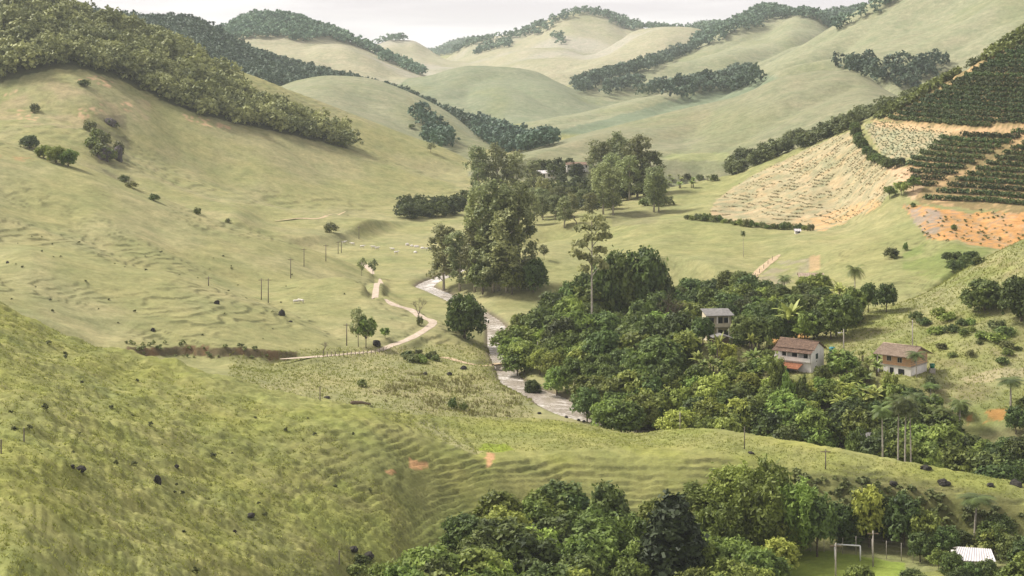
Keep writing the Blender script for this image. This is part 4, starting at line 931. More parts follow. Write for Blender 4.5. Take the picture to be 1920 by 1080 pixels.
for k, (u, v, wp, hp) in enumerate(((168,246,26,22),(182,258,30,20),(196,270,24,24),(172,278,30,26),(188,296,34,30),(206,300,26,26),(222,292,24,30),(232,340,20,14),(246,352,26,14),(205,232,18,12),(216,238,16,10))): tree(['shrub0','shrub1'][k%2], u, v-hp, v, wp*1.2, 'scrubby bush in the eroded gully on the left hill', 'bush', 'gully scrub')
thicket([(760,655),(800,650),(835,660),(830,672),(770,668)], 9, (1.2,2.2), (1,1.4), ['shrub2','shrub0','shrub1'], 'low bush in the cluster between the road and the footbridge', 'bushes between road and footbridge', 340, 7, 9, 'bush')
for u, vt, vb, wp, l in ((849,742,766,20,'left-hand of two dark bushes above the foreground bench'),(870,752,770,18,'right-hand of two dark bushes above the foreground bench'),(678,708,725,22,'small dark bush on the flat left of the river'),(998,710,740,38,'round bush at the water edge by the rapids')): tree('shrub1' if u != 998 else 'mango1', u, vt, vb, wp, l, 'bush', None, 335)

# --- thickets on the right bank
BR = ['broad0','broad1','broad2','broad3','broad4','broad5']
def bl(place): return {'broa': 'leafy tree in ' + place, 'mang': 'dark dense round tree in ' + place, 'bana': 'broad-leaved banana plant in ' + place, 'palm': 'feathery palm in ' + place, 'shru': 'low shrub in ' + place, 'bamb': 'feathery bamboo clump in ' + place, 'smal': 'small light tree in ' + place, 'euc0': 'tall grey tree in ' + place, 'bare': 'bare tree in ' + place}
thicket([(1105,268),(1160,250),(1215,268),(1248,305),(1245,335),(1150,335),(1110,320)], 12, (15,24), (1.1,1.5), ['euc0','euc1','euc2','euc3'], 'broad grey-green eucalyptus massed in the far grove', 'far eucalyptus grove', 700, 45, 20)
thicket([(990,345),(1050,342),(1120,335),(1125,360),(1060,372),(990,368)], 14, (8,13), (1.3,1.8), ['euc0','euc2','euc3','euc1'], 'grey-green tree between the tall river-bend grove and the far grove', 'trees linking the groves', 640, 49, 15)
thicket([(1240,525),(1330,502),(1400,505),(1395,560),(1320,585),(1325,635),(1255,640)], 26, (7,10), (.85,1.2), ['broad1','broad4','broad2','broad0','mango0'], bl('the wood beside the beige house'), 'wood left of the beige house', 398, 47, 18, avoid=((1322,568,1378,600),))
thicket([(1400,520),(1500,505),(1600,520),(1605,550),(1500,560),(1420,580)], 22, (6,9), (.85,1.2), ['broad1','broad0','broad4','banana1','broad3','palm1'], bl('the upper tree belt above the white house'), 'upper rank above the white house', 418, 48, 18)
thicket([(1010,545),(1130,500),(1240,545),(1330,560),(1330,610),(1250,640),(1130,612),(1015,590)], 34, (8,13), (.8,1.15), ['broad1','broad4','broad2','broad0','mango0'], bl('the dark thicket around the pale tall trunk'), 'thicket around the pale trunk', 380, 11, 19)
for u, vt, w_, l in ((1160,462,60,'tall dark tree close behind the pale trunk, left of its twin'),(1208,460,80,'broad dark tree crown rising right of the pale trunk'),(1190,490,70,'dark tree between the two tall ones right of the pale trunk'),(1135,482,66,'dark tree behind the pale trunk'),(1080,524,64,'dark tree left of the pale trunk, lower than its crown'),(1100,508,56,'dark tree hidden behind the pale trunk'),(1050,548,64,'second dark tree left of the pale trunk'),(1235,505,60,'dark tree at the right end behind the pale trunk')): tree('broad4' if u != 1160 else 'broad1', u, vt, 612, w_*1.15, l, 'tree', None, 400)
thicket([(955,585),(1010,565),(1110,600),(1120,640),(1190,650),(1240,690),(1210,760),(1110,745),(1070,705),(985,695),(955,650)], 46, (6,9.5), (.9,1.25), ['broad0','broad2','broad5','broad1','broad5','broad3'], bl('the riverside thicket along the right bank'), 'riverside thicket', 372, 12, 21)
thicket([(1150,690),(1210,660),(1340,680),(1450,690),(1480,730),(1600,745),(1610,800),(1500,800),(1400,785),(1260,775),(1180,770),(1090,755)], 58, (5.5,9.5), (.9,1.25), ['broad0','broad2','broad3','broad5','broad1','broad3'], bl('the thicket below the white house'), 'thicket below the white house', 346, 13, 20)
thicket([(1200,620),(1330,625),(1440,660),(1450,690),(1340,680),(1230,660)], 24, (3,5), (.9,1.3), ['banana0','banana1','banana2','broad3','shrub2'], bl('the garden slope left of the white house'), 'garden left of the white house', 365, 14, 17)
thicket([(1340,505),(1400,500),(1420,560),(1480,530),(1570,540),(1600,545),(1600,575),(1500,585),(1450,615),(1390,640),(1370,610),(1335,580)], 34, (5,10), (.8,1.2), ['broad1','broad4','broad0','banana1','mango1'], bl('the tree belt above the white house'), 'tree belt above the white house', 400, 15, 18, avoid=((1322,570,1376,625),))
thicket([(1560,650),(1650,655),(1660,700),(1700,715),(1660,735),(1560,715),(1545,690)], 26, (2.8,5), (.9,1.3), ['banana0','banana2','shrub2','broad0','banana1'], bl('the garden between the two houses'), 'garden between the houses', 345, 16, 15, avoid=((1652,640,1770,700),))
thicket([(1435,640),(1460,650),(1470,690),(1440,700),(1420,670)], 8, (3,5), (.9,1.3), ['broad0','banana1','shrub2','broad3'], bl('the planting at the left wall of the white house'), 'planting left of the white house', 365, 41, 13)
thicket([(1440,702),(1500,706),(1560,700),(1600,720),(1600,745),(1480,728),(1440,715)], 22, (3,5.5), (.9,1.3), ['broad0','broad5','banana2','broad3','broad2','shrub2'], bl('the garden directly below the white house'), 'garden below the white house', 346, 42, 15)
thicket([(1600,715),(1680,718),(1760,735),(1760,760),(1620,750)], 22, (3.5,6.5), (.9,1.3), ['broad0','broad2','broad1','banana0','palm1'], bl('the planting below the brick house'), 'planting below the brick house', 335, 43, 17)
thicket([(1770,745),(1930,740),(1930,760),(1800,770)], 9, (3,6), (.9,1.2), ['broad1','palm0','broad4','shrub1'], bl('the dark edge above the orange bank'), 'dark edge above the orange bank', 330, 44, 17)
thicket([(1610,750),(1700,745),(1770,765),(1850,800),(1930,815),(1930,880),(1780,848),(1620,820)], 40, (5.5,10), (.9,1.25), ['broad1','broad4','broad0','mango0','broad2'], bl('the dark wood behind the foreground spur'), 'dark wood behind the spur', 318, 17, 20)
thicket([(1660,732),(1765,722),(1775,770),(1680,775)], 18, (6.5,8), (.8,1.05), ['palm0','palm2','palm1'], bl('the palm grove right of the thicket'), 'palm grove', 322, 18, 10, 'palm')
for u, vt, vb, wp, l in ((1603,488,575,42,'tall feathery palm standing above the tree belt'),(1388,715,770,46,'pale palm sticking out of the thicket below the white house'),(1718,652,708,44,'palm growing against the corner of the brick house'),(1800,742,810,48,'yellowish palm beside the orange bank'),(1895,700,770,60,'dark palm above the orange bank'),(1745,716,745,44,'low palm on the grass below the brick house'),(1828,918,1012,78,'tall coconut palm standing alone beside the white roof')): tree('palm1' if u in (1718,1800,1745,1603) else 'palm0', u, vt, vb, wp, l, 'palm', None, 300 if vt < 900 else 262)
for u, vt, vb, wp, l in ((1410,622,665,44,'banana plant on the edge of the garden, left of the orange bank'),(1230,606,640,50,'left-hand banana clump under the leafless brown tree'),(1300,612,645,50,'right-hand banana clump under the leafless brown tree'),(1580,700,740,34,'bright banana plant below the white house, right side')): tree('banana0', u, vt, vb, wp, l, 'banana plant', None, 345)
tree('mango0', 1846, 519, 582, 86, 'left-hand of two big dark mango trees on the right slope', 'tree', None, 380); tree('mango1', 1915, 512, 602, 84, 'right-hand big dark mango tree cut by the picture edge', 'tree', None, 380)
tree('broad1', 1628, 526, 586, 34, 'left-hand dark upright tree by the grassy hollow', 'tree', None, 400); tree('broad4', 1662, 530, 586, 44, 'right-hand bushy tree by the grassy hollow', 'tree', None, 400)
thicket([(1770,470),(1830,465),(1850,480),(1810,495),(1770,490)], 8, (2.5,4.5), (1.1,1.5), ['shrub1','broad1'], bl('the green hollow below the earth cut'), 'bushes in the green hollow', 440, 19, 14, 'bush')
for u, vt, vb, wp, l in ((1672,462,484,36,'pale dry bush on the smooth slope left of the hollow'),(1698,452,470,12,'tiny upright bush above the pale dry one'),(1788,418,432,14,'dark bush on the orange earth cut'),(1712,378,388,12,'small bush at the top corner of the earth cut')): tree('shrub0' if u == 1672 else 'shrub1', u, vt, vb, wp, l, 'bush', None, 480)
thicket([(1700,585),(1760,570),(1800,585),(1900,600),(1900,625),(1760,610)], 14, (1.2,2.6), (1,1.5), ['shrub2','shrub0','shrub1'], bl('the slope below the mango trees'), 'scrub below the mango trees', 365, 20, 16, 'shrub')
thicket([(1760,640),(1900,625),(1920,665),(1800,672)], 8, (1,2), (1,1.5), ['shrub0','shrub1'], bl('the dry grass right of the brick house'), 'scrub right of the brick house', 350, 21, 18, 'shrub')

tree('broad1', 1392, 588, 0, 52, 'dark tree covering the right edge of the beige house', 'tree', None, d=399); tree('broad4', 1318, 592, 0, 44, 'dark tree at the left edge of the beige house', 'tree', None, d=400); tree('banana1', 1350, 625, 0, 40, 'banana plant in front of the open shed', 'banana plant', None, d=390)
for key, u, vt, d, wp, l in (('broad0',1541,684,367,36,'bushy tree against the gable of the white house'),('shrub2',1477,690,363,34,'bush under the left end of the red lean-to'),('shrub1',1503,695,362,30,'dark bush under the right end of the red lean-to'),('banana1',1568,656,374,40,'banana plant beside the teal tank'),('shrub2',1668,692,357,36,'bush at the left corner of the brick house'),('banana2',1648,668,363,40,'banana plant left of the brick house'),('broad5',1456,668,366,34,'small tree at the left corner of the white house'),('shrub0',1745,700,356,30,'dry bush below the green tank')):
    tree(key, u, vt, 0, wp, l, 'bush' if 'bush' in l and 'bushy' not in l else ('banana plant' if 'banana' in key else 'tree'), None, d=d)
# --- foreground trees at the bottom edge
AV = ((1450,1020,1660,1085), (1770,1000,1860,1060))
thicket([(725,1040),(770,1000),(850,960),(950,905),(1040,890),(1120,900),(1180,960),(1190,1000),(1160,1085),(715,1085)], 40, (6.5,10.5), (.9,1.2), ['broad0','broad2','broad3','broad5','broad1','broad4'], bl('the foreground wood at the bottom centre'), 'foreground wood', 236, 31, 26)
tree('conifer', 1262, 925, 1100, 150, 'very dark dense conifer in the foreground wood', 'tree', None, 200, d=262)
tree('broad4', 1520-10, 930, 0, 90, 'dark tree beside the bamboo in the foreground', 'tree', None, d=284); tree('broad1', 1140, 898, 0, 84, 'dark round tree at the upper edge of the foreground wood', 'tree', None, d=280)
for k, (u, vt, d, wp) in enumerate(((1320,905,288,100),(1380,868,286,110),(1440,866,284,105),(1495,900,280,100),(1420,905,276,110),(1345,940,274,100))): tree('bamboo%d' % (k%2), u, vt, 0, wp, ['leftmost yellowish bamboo clump in the foreground','tall yellow-green bamboo clump in the foreground, second from the dark conifer','yellow-green bamboo clump with the highest plumes in the foreground','rightmost bamboo clump in the foreground','bamboo clump in front of the tall foreground ones','bamboo clump nearest the dark conifer'][k], 'bamboo', None, d=d)
thicket([(1300,965),(1440,940),(1500,960),(1450,1020),(1440,1085),(1330,1085)], 18, (6,9), (.9,1.15), ['broad0','broad2','broad3','broad5'], bl('the foreground wood left of the football pitch'), 'wood left of the pitch', 240, 32, 26, avoid=AV)
for k, (u, vt, d, wp, l) in enumerate(((1532,925,280,84,'leftmost dark tree of the row behind the football pitch'),(1575,938,286,72,'second dark tree from the bamboo behind the football pitch'),(1612,932,287,74,'dark tree straight behind the football goal'),(1655,918,286,80,'tallest dark tree of the row behind the football pitch'),(1695,924,283,84,'broad dark tree behind the light pole at the pitch'),(1733,952,281,74,'dark tree at the right end of the row behind the pitch'),(1772,985,278,60,'low tree between the dark row and the coconut palm'),(1725,995,277,54,'small tree in front of the dark row, right end'),(1592,985,286,56,'small tree under the dark row, left of the goal'),(1665,975,286,64,'small tree under the dark row, right of the light pole'),(1802,992,280,50,'low tree just left of the coconut palm'),(1860,975,278,60,'low tree just right of the coconut palm'))):
    tree(['broad4','broad1','mango0','broad1','broad4','broad0'][k % 6], u, vt, 0, wp, l, 'tree', None, d=d)
for k, (u, vt, d, wp, l) in enumerate(((1185,962,272,80,'leafy tree filling the gap left of the dark conifer'),(1205,1010,264,84,'lower leafy tree left of the dark conifer'),(1180,1045,258,80,'bottom-edge tree left of the dark conifer'),(1320,1010,262,84,'light leafy tree right of the dark conifer'),(1225,935,284,60,'small tree behind the dark conifer'),(1300,1060,254,80,'bottom-edge tree right of the dark conifer'))):
    tree(['broad0','broad5','broad2','broad3'][k % 4], u, vt, 0, wp, l, 'tree', None, d=d)
for u, vt, l in ((1684,738,'leftmost pale-stemmed tall palm behind the spur'),(1697,728,'tallest pale-stemmed palm behind the spur'),(1708,742,'third pale-stemmed palm behind the spur'),(1655,748,'pale-stemmed palm standing apart left of the other tall ones')): tree('palm2', u, vt, 0, 44, l, 'palm', None, d=313)
for u, vt, l in ((1822,1052,'bush in front of the middle of the white-roofed building'),(1852,1046,'bush in front of the right end of the white-roofed building')): tree('broad1', u, vt, 0, 48, l, 'bush', None, d=262)
tree('broad3', 1630, 908, 0, 76, 'bright yellow-green tree top behind the football pitch', 'tree', None, d=285)
thicket([(1860,950),(1930,945),(1935,1085),(1870,1085),(1850,1060)], 11, (5,8), (.9,1.2), ['broad0','broad1','broad2','mango0'], bl('the dark corner right of the white roof'), 'trees right of the white roof', 236, 34, 24, avoid=AV)
thicket([(1660,1062),(1780,1050),(1860,1062),(1860,1085),(1660,1085)], 6, (3,5), (.9,1.2), ['broad1','broad4','mango0'], bl('the bottom edge below the white roof'), 'trees below the white roof', 232, 35, 26)
tree('broad2', 1612, 1054, 0, 58, 'leafy tree top in front of the football goal', 'tree', None, d=260); tree('small0', 1760, 1025, 0, 40, 'dark little tree left of the white roof', 'tree', None, d=272)
tree('mango1', 1785, 1030, 0, 50, 'round dark tree covering the corner of the white roof', 'tree', None, d=268)
thicket([(640,1030),(700,1020),(700,1075),(640,1080)], 3, (1,2), (1,1.4), ['shrub1'], bl('the gully left of the foreground wood'), 'scrub left of the foreground wood', 200, 36, 14, 'shrub')
# ------------------------------------------------------------------ coffee rows along the contours of the planted hill
def coffee_row(pts, label):
    r = np.random.default_rng(len(pts)*7+int(pts[0][2]*10)); P = np.array(pts); L = np.concatenate([[0], np.cumsum(np.hypot(*np.diff(P[:, :2], axis=0).T))])
    n = max(int(L[-1]/0.45), 2); s = np.linspace(0, L[-1], n); Q = np.stack([np.interp(s, L, P[:, k]) for k in range(3)], 1)
    lob = [(x-P[0,0]+r.uniform(-.15,.15), y-P[0,1]+r.uniform(-.15,.15), z-P[0,2]+.85, .92, .92, .95*r.uniform(.9,1.1)) for x, y, z in Q if r.random() > .02]
    V, Fq, T = crown(lob, 9, 3, 0.30, .15, int(P[0,2]*50), low=-.6)
    o = obj('coffee_row', mesh_from('coffee_row', V, Fq, ('leaf_coffee',), {'tint': T})); o.location = P[0]
    tag(o, label, 'crop row', 'coffee rows on the steep hillside')
UP = [(1662,224),(1700,205),(1800,146),(1920,82),(2060,8),(2060,234),(1920,234),(1790,240),(1730,237),(1690,232)]
LO = [(1700,303),(1735,284),(1765,256),(1925,247),(2060,247),(2060,392),(1920,394),(1830,390),(1735,380),(1720,368)]
nrow = {'UP': 0, 'LO': 0}; rows_ = []
for lev in np.arange(29.5, 92, 1.8):
    for nm, poly in (('UP', UP), ('LO', LO)):
        run = []; 
        for u in np.arange(1655, 2050, 4.0):
            i = int(round((u-GU[0])/5)); m = (GD > 545) & (GD < 745); zc = ZS[m, min(i, NU-1)]; dc = GD[m]; k = np.nonzero((zc[:-1] < lev) & (zc[1:] >= lev))[0]
            ok = False
            if len(k):
                t = (lev-zc[k[0]])/(zc[k[0]+1]-zc[k[0]]); d = dc[k[0]] + t*(dc[k[0]+1]-dc[k[0]]); v = vof(lev, d)
                ok = bool(inpoly(np.array(u), np.array(v), poly)) and not (nm == 'LO' and abs((v-372) + (u-1725)*0.57) < 6)
                if ok: run.append(((u-960)/F*d, d, gz((u-960)/F*d, d)))
            if (not ok or u > 2044) and run:
                if len(run) > 5: rows_.append((nm, run)); nrow[nm] += 1
                run = []
cnt = {'UP': 0, 'LO': 0}
ORD = ['first','second','third','fourth','fifth','sixth','seventh','eighth','ninth','tenth','eleventh','twelfth','thirteenth','fourteenth','fifteenth','sixteenth','seventeenth','eighteenth','nineteenth','twentieth','twenty-first','twenty-second','twenty-third','twenty-fourth','twenty-fifth','twenty-sixth','twenty-seventh','twenty-eighth','twenty-ninth','thirtieth','thirty-first','thirty-second','thirty-third','thirty-fourth','thirty-fifth','thirty-sixth','thirty-seventh','thirty-eighth','thirty-ninth','fortieth']
for nm, run in rows_:
    coffee_row(run, '%s dark coffee row from the bottom of the %s plot' % (ORD[min(cnt[nm], 39)], 'upper' if nm == 'UP' else 'lower')); cnt[nm] += 1
# young crop on the stripped field: thin broken rows along the contours, one mass of plants
FP = []; fr = np.random.default_rng(77)
for lev in np.arange(14, 44, .95):
    for u in np.arange(1328, 1706, 2.2):
        i = int(round((u-GU[0])/5)); m = (GD > 560) & (GD < 790); zc = ZS[m, i]; dc = GD[m]; k = np.nonzero((zc[:-1] < lev) & (zc[1:] >= lev))[0]
        if len(k) == 0 or fr.random() < .25: continue
        d = dc[k[0]] + (lev-zc[k[0]])/(zc[k[0]+1]-zc[k[0]])*(dc[k[0]+1]-dc[k[0]])
        if inpoly(np.array(u), np.array(vof(lev, d)), FIELD): FP.append(((u-960)/F*d + fr.uniform(-.3,.3), d + fr.uniform(-.4,.4), ground(u, d)))
FP = np.array(FP); keep = fbm(FP[:,0]/9, FP[:,1]/9, 3, 170) > -.1; FP = FP[keep]
stuff_wood('field_crop', 'thin broken rows of young plants on the stripped tan field', FP, fr.uniform(.3, .55, len(FP)), 'leaf_straw', (2,3,3,.26), 24, 2.0)
# pale banana strip above the coffee
P_, h_ = wood_points([(('O',), [(1640,224),(1700,190),(1790,135),(1920,60),(2060,-20),(2060,4),(1920,78),(1800,143),(1700,203),(1662,224)], 600, 760)], 2.2, (3.0, 4.6), 21)
stuff_wood('banana_grove', 'pale strip of banana plants along the top of the coffee', P_, h_, 'leaf_banana', (4,6,3,.13), 21, 1.0)
# weeds and young crops on the fallow plot and field rows
P_, h_ = wood_points([(('O',), fal, 560, 760)], 1.5, (.35, .6), 22); stuff_wood('weeds', 'grey-green weeds on the fallow plot beside the coffee', P_, h_, 'leaf_pale', (2,3,3,.25), 22, 1.8)
P_, h_ = wood_points([(('O',), CUT, 480, 620)], 2.6, (.3, .9), 23); k = r_.random; m_ = np.random.default_rng(4).random(len(P_)) < .4
stuff_wood('weeds', 'sparse grey scrub clinging to the orange earth cut', P_[m_], h_[m_], 'leaf_shrub', (3,5,3,.18), 23, 1.6)

# ------------------------------------------------------------------ grass tufts, reeds, weeds
def tufts(name, label, P, hmin, hmax, wid, mat, seed, blades=5, tilt=.5):
    r = np.random.default_rng(seed); n = len(P); Q = np.repeat(P, blades, 0); m = len(Q); a = r.uniform(0, 6.28, m); h = r.uniform(hmin, hmax, m) * np.repeat(r.uniform(.6,1.3,n), blades); w_ = wid*r.uniform(.6,1.2,m)
    dx, dy = np.cos(a), np.sin(a); off = r.uniform(-1,1,(m,2))*wid*1.2; b = Q.copy(); b[:,0] += off[:,0]; b[:,1] += off[:,1]; b[:,2] -= .08
    v0 = b - np.stack([dx*w_, dy*w_, 0*a],1)*.5; v1 = b + np.stack([dx*w_, dy*w_, 0*a],1)*.5; tl = r.normal(size=(m,2))*tilt*h[:,None]; v2 = b + np.stack([tl[:,0], tl[:,1], h],1)
    V = np.stack([v0,v1,v2],1).reshape(-1,3); tn = np.repeat(np.clip(np.repeat(r.uniform(0,1,n), blades)*.7 + r.uniform(0,.35,m), 0, 1), 3)
    return tag(obj(name, mesh_from(name, V, np.arange(3*m).reshape(m,3), (mat,), {'tint': tn})), label, None, None, 'stuff')
def spots(poly, n, d0, d1, owners, seed, lump=None):
    r = np.random.default_rng(seed); us = [p[0] for p in poly]; k = n*5
    u = r.uniform(min(us), max(us), k); d = np.sqrt(r.uniform(d0*d0, d1*d1, k)); z, ow, j, i = vground(u, d); v = vof(z, d)
    m = inpoly(u, v, poly) & (v < _VM[j, i] + 3)
    if owners: m &= np.isin(ow, [HN.index(q) for q in owners])
    x = (u-960)/F*d
    if lump: m &= fbm(x/lump[0], d/lump[0], 3, lump[1]) > lump[2]
    return np.stack([x, d, z], 1)[m][:n]
AP = [(-60,520),(300,660),(700,760),(1000,780),(1300,800),(1960,905),(1960,1000),(1500,900),(1000,960),(700,1000),(720,1100),(-60,1100)]
tufts('grass', 'tufty pasture grass on the foreground hillside', np.concatenate([spots([(690,770),(1000,785),(1300,804),(1930,905),(1930,945),(1500,880),(1300,838),(1000,845),(880,850)], 7000, 290, 345, ('A',), 31), spots([(-60,560),(300,690),(620,800),(760,960),(740,1100),(-60,1100)], 15000, 125, 325, ('A',), 33, (3.2, 34, -.05))]), .12, .34, .2, 'grass_blade', 31, 4)
tufts('grass', 'pasture grass around the houses and by the river', np.concatenate([spots([(1200,560),(1960,430),(1960,880),(1200,800)], 14000, 345, 445, ('Q',), 34), spots([(430,660),(1000,640),(1000,800),(430,760)], 8000, 340, 470, None, 35)]), .25, .55, .25, 'grass_blade', 34, 3)
tufts('reeds', 'tawny reeds on the wet flat left of the rapids', np.concatenate([spots([(690,745),(760,700),(900,705),(985,750),(980,785),(820,778)], 1000, 340, 420, None, 36, (8, 37, .0))]), .5, 1.1, .14, 'reed_blade', 36, 5, .25)
P_ = spots([(-60,600),(420,720),(700,830),(720,1100),(-60,1100)], 38, 130, 330, ('A',), 38, (14, 39, .1))
stuff_wood('weeds', 'low dark weeds dotted over the foreground slope', P_, np.random.default_rng(3).uniform(.3,.9,len(P_)), 'leaf_shrub', (4,7,4,.14), 38, 1.3)
P_ = spots([(0,420),(430,480),(700,560),(560,660),(0,580)], 45, 400, 600, ('B','Brib','Bhump'), 40)
stuff_wood('weeds', 'tiny dark weeds scattered on the left pasture', P_, np.random.default_rng(5).uniform(.3,.7,len(P_)), 'leaf_shrub', (3,6,3,.18), 40, 1.3)
P_ = spots([(1480,885),(1700,915),(1930,960),(1930,1010),(1750,980),(1480,940)], 260, 265, 310, ('A',), 45)
stuff_wood('undergrowth', 'brownish scrub on the shaded side of the spur above the pitch', P_, np.random.default_rng(8).uniform(.5,1.5,len(P_)), 'leaf_shrub', (4,6,3,.16), 45, 1.4)
P_ = spots([(225,640),(560,650),(560,675),(225,668)], 45, 380, 415, None, 41)
stuff_wood('weeds', 'scrub growing under the eroded cut bank', P_, np.random.default_rng(6).uniform(.5,1.2,len(P_)), 'leaf_shrub', (4,6,3,.16), 41, 1.3)

# ------------------------------------------------------------------ rocks, logs, animals
def rock_mesh(name, seed, mat, sub=3, rough=.32):
    bm = bmesh.new(); bmesh.ops.create_icosphere(bm, subdivisions=sub, radius=.5); r = random.Random(seed); o1, o2, o3 = (r.uniform(0, 50) for _ in range(3))
    for v in bm.verts:
        c = v.co; n_ = float(fbm(np.array([c.x*2.2+o1+c.z*1.3]), np.array([c.y*2.2+o2-c.z*1.7]), 4, seed % 30)[0]); v.co = c*(1+rough*n_); v.co.z *= .8
    me = bpy.data.meshes.new(name); bm.to_mesh(me); bm.free(); me.materials.append(MATS[mat]); return me
RK = [rock_mesh('boulder', 60+i, 'rock_dark') for i in range(4)]; RP = [rock_mesh('boulder', 70+i, 'rock_pale', 2) for i in range(3)]; RM = [rock_mesh('rock_outcrop', 80+i, 'rock_mauve', 3, .5) for i in range(2)]
def rock(me, u, v, wpx, hpx, label, group=None, dmin=100.0, name='boulder'):
    b = hit(u, v, dmin); o = obj(name, me); w_ = wpx*b.y/F; h = hpx*b.y/F; o.location = (b.x, b.y, b.z + h*.12); o.scale = (w_*.85, w_*.7, h*1.15); o.rotation_euler = (0, 0, random.uniform(0, 6.28)); return tag(o, label, 'rock', group)
for k, (u, v, w_, h, l) in enumerate(((295,905,20,24,'black boulder alone in the middle of the foreground slope'),(150,882,24,14,'low black boulder left on the foreground slope, among weeds'),(136,876,12,9,'small dark stone beside the low black boulder'),(440,997,10,7,'small dark stone low on the foreground slope'),(470,968,22,10,'dark flat stone on the lower foreground slope'),(330,876,14,8,'small dark stone up the slope from the black boulder'),
   (663,1031,22,12,'dark rock in the gully left of the foreground wood'),(690,1044,30,14,'larger dark rock in the gully, touching the foreground wood'),(407,570,12,12,'dark rock topped with scrub on the left pasture'),(528,592,16,18,'tallest dark rock on the left pasture below the poles'),(545,604,8,6,'small dark stone just below the tall pasture rock'),(287,620,12,9,'dark rock on the crest above the cut bank'),(14,493,8,6,'tiny dark rock far left on the pasture'),
   (869,692,16,10,'black boulder beside the footbridge path'),(843,703,14,10,'black boulder second from the footbridge'),(797,702,12,8,'dark stone left of the two boulders by the footbridge'),(706,647,22,16,'dark boulder at the foot of the roadside tree'),(613,746,14,6,'flat dark stone behind the foreground crest'),
   (1735,880,24,14,'dark boulder on the foreground spur right of the palm stems'),(1790,882,26,14,'dark boulder at the edge of the dark wood on the spur'),(1675,908,22,10,'low dark boulder on the shaded side of the spur'),(1770,908,28,16,'mossy boulder on the shaded side of the spur'),(1857,912,18,12,'dark boulder near the right end of the spur'),(1905,910,28,16,'dark boulder at the picture edge on the spur'),(1572,837,26,12,'large low boulder at the crest of the spur'),(1408,850,14,6,'small stone in the middle of the spur'))):
    rock(RK[k % 4], u, v, w_, h, l)
for k, (u, v, w_, h) in enumerate(((764,460,10,9),(772,462,8,6),(781,463,14,6),(792,466,10,6),(800,467,8,5),(808,466,9,5),(779,474,9,7))): rock(RP[k % 3], u, v, w_, h, ['leftmost pale rock beside the far river arc','second pale rock beside the far river arc','longest pale rock beside the far river arc','pale rock in the middle of the row by the grey tree','fifth pale rock towards the grey tree','pale rock nearest the grey tree','pale rock lying apart below the row'][k], None, 500)
for k, (u, v, w_, h, l) in enumerate(((195,297,34,36,'mauve rock face in the eroded gully, lower left'),(222,300,24,40,'dark mauve rock face in the eroded gully, lower right'),(205,232,26,18,'mauve rock at the head of the eroded gully'))): rock(RM[k % 2], u, v, w_, h, l, None, 500, 'rock_outcrop')
for k, (u, v) in enumerate(((1011,776),(1085,789),(1095,791),(1110,794),(1062,783),(970,720),(1100,760))): rock(RK[k % 4], u, v, 9, 6, ['wet stone on the left bank of the rapids','wet stone at the lower lip of the rapids, first of three','wet stone in the middle of three below the rapids','last wet stone downstream of the rapids','wet stone at the near bank of the rapids','wet stone where the narrow water meets the rapids','wet stone on the right bank of the rapids'][k], None, 340)
def log_(u0, v0, u1, v1, rad, label, dmin=300):
    a, b = hit(u0, v0, dmin), hit(u1, v1, dmin); up = Vector((0,0,rad*.7)); mb = MB().tube([a+up, (a+b)/2+up+Vector((0,0,rad*.5)), b+up], [rad, rad*.85, rad*.6], 7); tag(mb.build('fallen_log', 'timber', None, True), label, 'log')
log_(660, 758, 694, 760, .38, 'dark fallen log on the foreground crest')
def cow_mesh():
    mb = MB(); prof = [(-1.0,.95,.12,.16),(-.92,.98,.30,.36),(-.5,.95,.36,.42),(0,.93,.38,.44),(.5,.98,.36,.42),(.85,1.05,.26,.34),(1.05,1.2,.16,.22),(1.3,1.34,.13,.17),(1.42,1.36,.14,.17),(1.75,1.22,.08,.10)]
    seg = 8; vs = [(x, math.cos(6.2832*k/seg)*ry, z+math.sin(6.2832*k/seg)*rz) for x, z, ry, rz in prof for k in range(seg)]; n = len(prof)
    mb.add(vs, [(i*seg+k, i*seg+(k+1)%seg, (i+1)*seg+(k+1)%seg, (i+1)*seg+k) for i in range(n-1) for k in range(seg)] + [tuple(range(seg))[::-1], tuple((n-1)*seg+k for k in range(seg))])
    for x, y in ((-.78,.2),(-.78,-.2),(.68,.2),(.68,-.2)): mb.tube([(x,y,.8),(x+.04,y,.42),(x,y,.0)], [.14,.07,.07], 6)
    for y in (-1,1): mb.tube([(1.38,y*.1,1.48),(1.34,y*.28,1.5)], [.06,.02], 4)
    mb.tube([(-1.0,0,1.2),(-1.12,0,.9),(-1.1,0,.5)], [.04,.03,.05], 4); return mb.mesh('cow', 'cow_white', smooth=True)
CM = cow_mesh()
for k, (u, v, rz, l) in enumerate(((555,569,.2,'white cow on the terraced pasture, left of its companion'),(565,568,2.6,'white cow on the terraced pasture, right of its companion'),(645,457,.4,'white cow at the far left of the grazing herd'),(661,460,2.9,'second white cow of the grazing herd'),(679,465,.1,'third white cow of the grazing herd'),(700,466,3.3,'fourth white cow of the grazing herd'),(707,468,.5,'fifth white cow of the grazing herd'),(736,470,2.8,'sixth white cow of the grazing herd'),(743,476,.2,'white cow nearest the pale rocks'))):
    b = hit(u, v, 380); c = obj('cow', CM); c.location = b; c.rotation_euler = (0,0,rz); c.scale = (.8,.8,.8); tag(c, l, 'cow', 'white cattle on the valley pasture')

